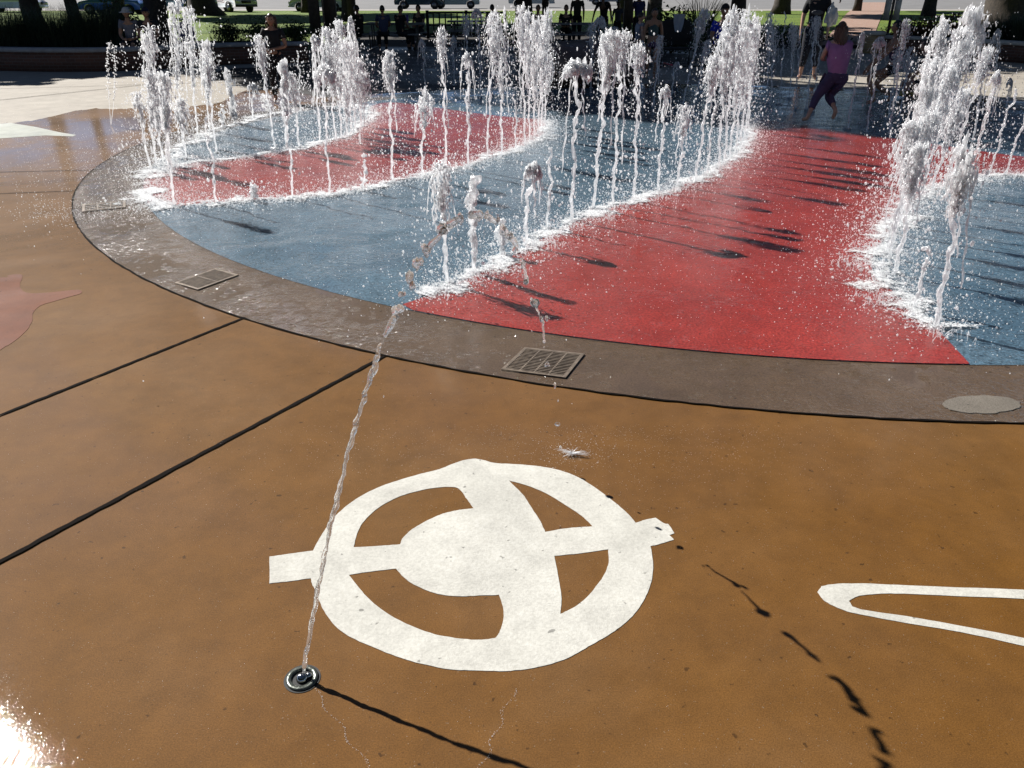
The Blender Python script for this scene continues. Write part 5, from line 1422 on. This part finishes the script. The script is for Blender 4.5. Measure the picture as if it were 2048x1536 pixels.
# two small girls
person((*pat(1304, 17.7)[:2], 0), R(180), 1.34, 'small girl in teal swimsuit facing the camera beside the lying scooter', skin='tan', hair=('black', 'short'), top=((.05, .09, .09), 'swim_top', .55), bottom=((.10, .05, .12), 'swim_shorts'), legs=.22, sleeves=0)
person((*pat(1277, 17.9)[:2], 0), R(-75), 1.26, 'small child in grey swim top and purple shorts standing sideways left of the swimsuit girl', skin='light', hair=('dark', 'short'), top=((.22, .24, .30), 'swim_top'), bottom=((.13, .07, .35), 'shorts'), legs=.3, sleeves=.3,
       pose=dict(lel=(-.2, .12, 1.16), lwr=(-.15, .3, 1.2), lha=(-.13, .37, 1.22)))
# standing woman in black, left of centre
person((*pat(549, 13.5)[:2], 0.004), R(185), 1.32, 'girl in black top and trousers with brown hair standing behind the left jets', skin='tan', hair=('brown', 'bob'), top=((.010, .010, .012), 'top', -.4), bottom=((.010, .010, .013), 'trousers'), legs=.9, sleeves=.6,
       pose=dict(lel=(-.25, .04, 1.1), rel=(.25, .04, 1.1), lwr=(-.05, .20, 1.06), lha=(.03, .20, 1.05), rwr=(.06, .22, 1.0), rha=(-.02, .24, 1.0)))
# dark haired girl stooping
person((at(1742, 210).x, at(1742, 210).y, .012), R(78), 1.42, 'dark long haired girl in black shorts stooping with bent knees in the water', skin='tan', hair=('black', 'verylong'),
       pose=dict(_m=1, pelvis=(0, -.22, .56), belly=(0, -.22, .70), chest=(0, -.20, .86), neck=(0, -.18, 1.0), head=(0, -.16, 1.13), lsh=(-.13, -.19, .96), rsh=(.13, -.19, .96), lel=(-.16, -.02, .74), lwr=(-.10, .14, .56), lha=(-.08, .18, .50), rel=(.17, -.05, .76), rwr=(.12, .10, .58), rha=(.10, .14, .52),
                 lhip=(-.07, -.2, .53), rhip=(.07, -.2, .53), lkn=(-.09, .14, .42), lan=(-.09, -.02, .07), lto=(-.09, .10, .025), rkn=(.09, -.02, .30), ran=(.10, -.30, .12), rto=(.10, -.25, .03)),
       top=((.07, .04, .08), 'tank_top', .45), bottom=((.008, .008, .010), 'shorts'), legs=.22, sleeves=0)
# crouching boy and toddler
person((at(1850, 184).x, at(1850, 184).y, 0.01), R(60), 1.55, 'boy in dark grey shirt kneeling at the pad edge below the right wall', skin='light', hair=('dark', 'short'),
       pose=dict(_m=1, pelvis=(0, -.1, .24), belly=(0, -.04, .36), chest=(0, .06, .50), neck=(0, .12, .64), head=(0, .16, .77), lsh=(-.16, .08, .60), rsh=(.16, .08, .60), lel=(-.20, .16, .38), rel=(.20, .16, .38), lwr=(-.16, .28, .18), rwr=(.16, .28, .18), lha=(-.15, .31, .10), rha=(.15, .31, .10),
                 lhip=(-.09, -.08, .22), rhip=(.09, -.08, .22), lkn=(-.14, .22, .08), rkn=(.14, .22, .08), lan=(-.13, -.12, .06), ran=(.13, -.12, .06), lto=(-.13, -.24, .03), rto=(.13, -.24, .03)),
       top=((.045, .048, .05), 'shirt'), bottom=((.012, .012, .015), 'trousers'), legs=.8, sleeves=.8)
person((at(1808, 196).x, at(1808, 196).y, 0.01), R(170), .82, 'tiny fair haired toddler in yellow trousers sitting at the pad edge beside the kneeling boy', skin='light', hair=('brown', 'short'),
       pose=dict(_m=1, pelvis=(0, 0, .08), belly=(0, 0, .15), chest=(0, .01, .22), neck=(0, .01, .29), head=(0, .02, .37), lsh=(-.08, 0, .27), rsh=(.08, 0, .27), lel=(-.11, .05, .19), rel=(.11, .05, .19), lwr=(-.08, .12, .14), rwr=(.08, .12, .14), lha=(-.07, .15, .12), rha=(.07, .15, .12),
                 lhip=(-.05, .02, .07), rhip=(.05, .02, .07), lkn=(-.08, .17, .08), rkn=(.08, .17, .08), lan=(-.08, .28, .04), ran=(.08, .28, .04), lto=(-.08, .31, .08), rto=(.08, .31, .08)),
       top=((.45, .25, .2), 'shirt'), bottom=((.42, .30, .08), 'trousers'), legs=.9)
# man in blue on a dark chair
px_, py_, _ = pat(1440, 18.3)
e = empty('folding_chair', (px_, 18.3, 0), R(180), label='dark folding chair under the man in the blue shirt', cat='chair')
MB().box((0, .0, .42), (.5, .46, .04)).build('seat', M['rail'], e); MB().box((0, -.24, .72), (.5, .04, .4)).build('backrest', M['rail'], e)
for sx in (-1, 1):
    for sy in (-1, 1): MB().tube([(sx * .23, sy * .2, 0), (sx * .23, sy * .2, .42)], .014, 6).build('leg', M['rail'], e)
person((px_, 18.3, 0.0), R(180), 1.78, 'man in bright blue shirt and black cap sitting on a dark chair', skin='tan', hair=('black', 'short'), pose=mod(SIT, pelvis=(0, -.02, .55), head=(0, .06, 1.23)), top=((.012, .035, .50), 'shirt'), bottom=((.01, .01, .012), 'trousers'), cap=((.008, .008, .01), 'peak'), sleeves=.7, shoes=(.02, .02, .02), build=1.15)
# couple on the left wall
for (px, lb, tp, cp, hr) in ((268, 'person in white sun hat and patterned grey top sitting on the left planter wall', (.16, .16, .19), ((.45, .45, .46), 'brim'), 'dark'), (306, 'person in navy cap and dark clothes sitting on the left wall beside the sun hat', (.012, .012, .016), ((.01, .012, .035), 'peak'), 'black')):
    x, y, _ = pat(px, 20.35)
    person((x, y, .0), R(190), 1.66, lb, skin='tan', hair=(hr, 'short'), pose=mod(SIT, pelvis=(0, 0, .60), lhip=(-.09, .03, .58), rhip=(.09, .03, .58), lkn=(-.11, .45, .56), rkn=(.11, .45, .56), belly=(0, 0, .74), chest=(0, .02, .93), neck=(0, .03, 1.08), head=(0, .06, 1.23), lsh=(-.17, .01, 1.04), rsh=(.17, .01, 1.04)), top=(tp, 'shirt'), bottom=((.012, .012, .016), 'shorts'), legs=.5, cap=cp, sleeves=.6, shoes=(.03, .03, .03))
# people at the tables
TP = [(770, 26.9, 15, 'seated person in grey blue shirt with back to camera at the left picnic table', (.06, .07, .13), 'dark'),
      (803, 26.95, -35, 'seated person in black with dark hair beside the purple bottle', (.010, .009, .010), 'black'),
      (722, 27.3, 60, 'seated person in dark top at the left end of the left table', (.015, .013, .012), 'black'),
      (842, 28.7, 150, 'seated person in spotted dark top at the far side of the left table', (.03, .025, .025), 'black'),
      (1075, 28.6, 180, 'seated person in navy shirt right of the centre tree', (.012, .014, .035), 'black'),
      (1130, 28.6, 180, 'small seated figure in silhouette at the table behind the boulder', (.012, .012, .012), 'black'),
      (985, 29.5, 0, 'seated person in dark clothes at the shaded centre table', (.012, .012, .014), 'black')]
for px, Y, rz, lb, c, hr in TP:
    x, y, _ = pat(px, Y)
    person((x, y, 0), R(rz), 1.66, lb, skin='tan', hair=(hr, 'short'), pose=SIT, top=(c, 'shirt'), bottom=((.012, .012, .016), 'trousers'), sleeves=.6, shoes=(.03, .03, .03), build=1.1)
for px, Y, rz, lb, c, ps in ((1152, 30.5, 170, 'person in loose dark dress standing behind the boulder table', (.03, .028, .02), {}),
                         (1204, 30.0, 160, 'person in black leaning forward with hands on the table', (.008, .008, .009), dict(chest=(0, .08, 1.24), neck=(0, .14, 1.38), head=(0, .18, 1.5), lsh=(-.18, .1, 1.33), rsh=(.18, .1, 1.33), lel=(-.3, .2, 1.1), lwr=(-.36, .34, .86), lha=(-.37, .4, .80), rel=(.28, .2, 1.1), rwr=(.3, .34, .86), rha=(.3, .4, .80))),
                         (1272, 29.0, 200, 'person in dark blue patterned shirt standing behind the two small girls', (.02, .025, .10), {}),
                         (1232, 31.0, 180, 'young person in grey standing in the shade beside the pavilion post', (.05, .055, .07), {})):
    x, y, _ = pat(px, Y)
    person((x, y, 0), R(rz), 1.66 if px != 1232 else 1.35, lb, skin='dark', hair=('black', 'short'), pose=ps, top=(c, 'shirt', -.6), bottom=((.012, .012, .014), 'trousers'), sleeves=.6, shoes=(.02, .02, .02))
fp = at(1680, 7)
person((fp.x, fp.y, gz(fp.y) + .05), R(90), 1.7, 'tiny far pedestrian in dark clothes walking along the street beyond the path', skin='dark', hair=('black', 'short'), top=((.012, .012, .014), 'shirt'), bottom=((.012, .012, .014), 'trousers'), sleeves=1.4)

# spiky plant behind the chair
plant('spiky_plant', 1402, 27.5, M['shrub'], 'dark spiky leaved plant behind the camp chair and the man in blue', 'plant', lambda mb: blades(mb, (0, 0, .2), 170, 1.5, .25, .9, .022), z=.0)
plant('dark_shrub', 1345, 25.5, M['shrub'], 'dense dark shrub in the shade behind the camp chair', 'shrub', lambda mb: leaves(mb, (0, 0, .55), (.9, .5, .65), 3200, .06, .2), z=.0)
# dark camp chair with a white towel
px_, _, _ = pat(1352, 20.5)
e = empty('camp_chair', (px_, 20.5, 0), R(180), label='black fabric camp chair standing in the shade left of the man in blue', cat='chair')
Vs, Fs = ICO[3]
def soft(c, sx, sy, sz):
    W = np.sign(Vs) * np.abs(Vs) ** .45; W = W * (1 + wobble(Vs, 3, .03, 3))[:, None] * np.array([sx, sy, sz]) + np.array(c)
    return MB().add(W, tris=Fs)
soft((0, 0, .42), .40, .24, .035).build('seat', cloth((.012, .012, .014)), e, True); soft((0, -.26, .76), .40, .04, .30).build('backrest', cloth((.012, .012, .014)), e, True)
MB().box((-.4, 0, .62), (.06, .5, .04)).build('armrest', M['rail'], e); MB().box((.4, 0, .62), (.06, .5, .04)).build('armrest', M['rail'], e)
for sx in (-1, 1):
    for sy in (-1, 1): MB().tube([(sx * .38, sy * .24, 0), (sx * .38, sy * .24, .62)], .018, 6).build('leg', M['rail'], e)
m = MB(); n_ = 8
V = []; 
for i in range(n_):
    for j in range(n_):
        u, v = i / (n_ - 1), j / (n_ - 1); V.append(((u - .5) * .26 * (1 - .5 * v * v), .012 * math.sin(u * 9 + v * 3), -v * .38))
m.add(V, quads=[(i * n_ + j, (i + 1) * n_ + j, (i + 1) * n_ + j + 1, i * n_ + j + 1) for i in range(n_ - 1) for j in range(n_ - 1)])
nV = len(V); V2 = [(x, y + .012, z) for x, y, z in V]
m.add(V2, quads=[(i * n_ + j + 1, (i + 1) * n_ + j + 1, (i + 1) * n_ + j, i * n_ + j) for i in range(n_ - 1) for j in range(n_ - 1)])
o = m.build('towel', cloth((.32, .36, .42)), smooth=True); tp_ = at_depth(1359, 28, 20.1); o.location = tuple(tp_); tag(o, 'small pale towel hanging over the back of the black camp chair', 'towel')

# kick scooter lying on the plaza
a, b = at(1306, 130), at(1350, 140)
e = empty('kick_scooter', (b.x, b.y, .0), label='kick scooter with white and red steering tube lying on the plaza beside the swimsuit girl', cat='scooter')
d = a - b
M['whitep'] = simple('white_plastic', (.6, .6, .6), .4); M['redp'] = simple('pink_red_plastic', (.55, .04, .08), .4)
MB().tube([(d.x * .5, d.y * .5, .10), (d.x, d.y, .12)], .02, 8).build('steering_tube', M['whitep'], e)
MB().tube([(0.05, 0, .08), (d.x * .5, d.y * .5, .10)], .022, 8).build('lower_tube', M['redp'], e)
MB().tube([(d.x - .02, d.y - .2, .06), (d.x + .02, d.y + .2, .06)], .018, 8).build('handlebar', M['rail'], e)
MB().box((.32, -.05, .09), (.5, .12, .03), rz=R(-12)).build('deck', M['rail'], e)
for x in (.02, .62): MB().tube([(x, -.03 - .12 * x, .09), (x, .03 - .12 * x, .09)], .085, 18).build('wheel', M['tyre'], e)
# blue bag by the left wall
x, y, _ = pat(372, 20.2)
m = MB(); add_blob(m, (0, 0, .28), (.2, .14, .26), 3, .08, 2.5); o = m.build('backpack', cloth((.02, .03, .12)), smooth=True); o.location = (x, y + .2, .5)
tag(o, 'navy blue backpack resting on the left planter wall', 'backpack')
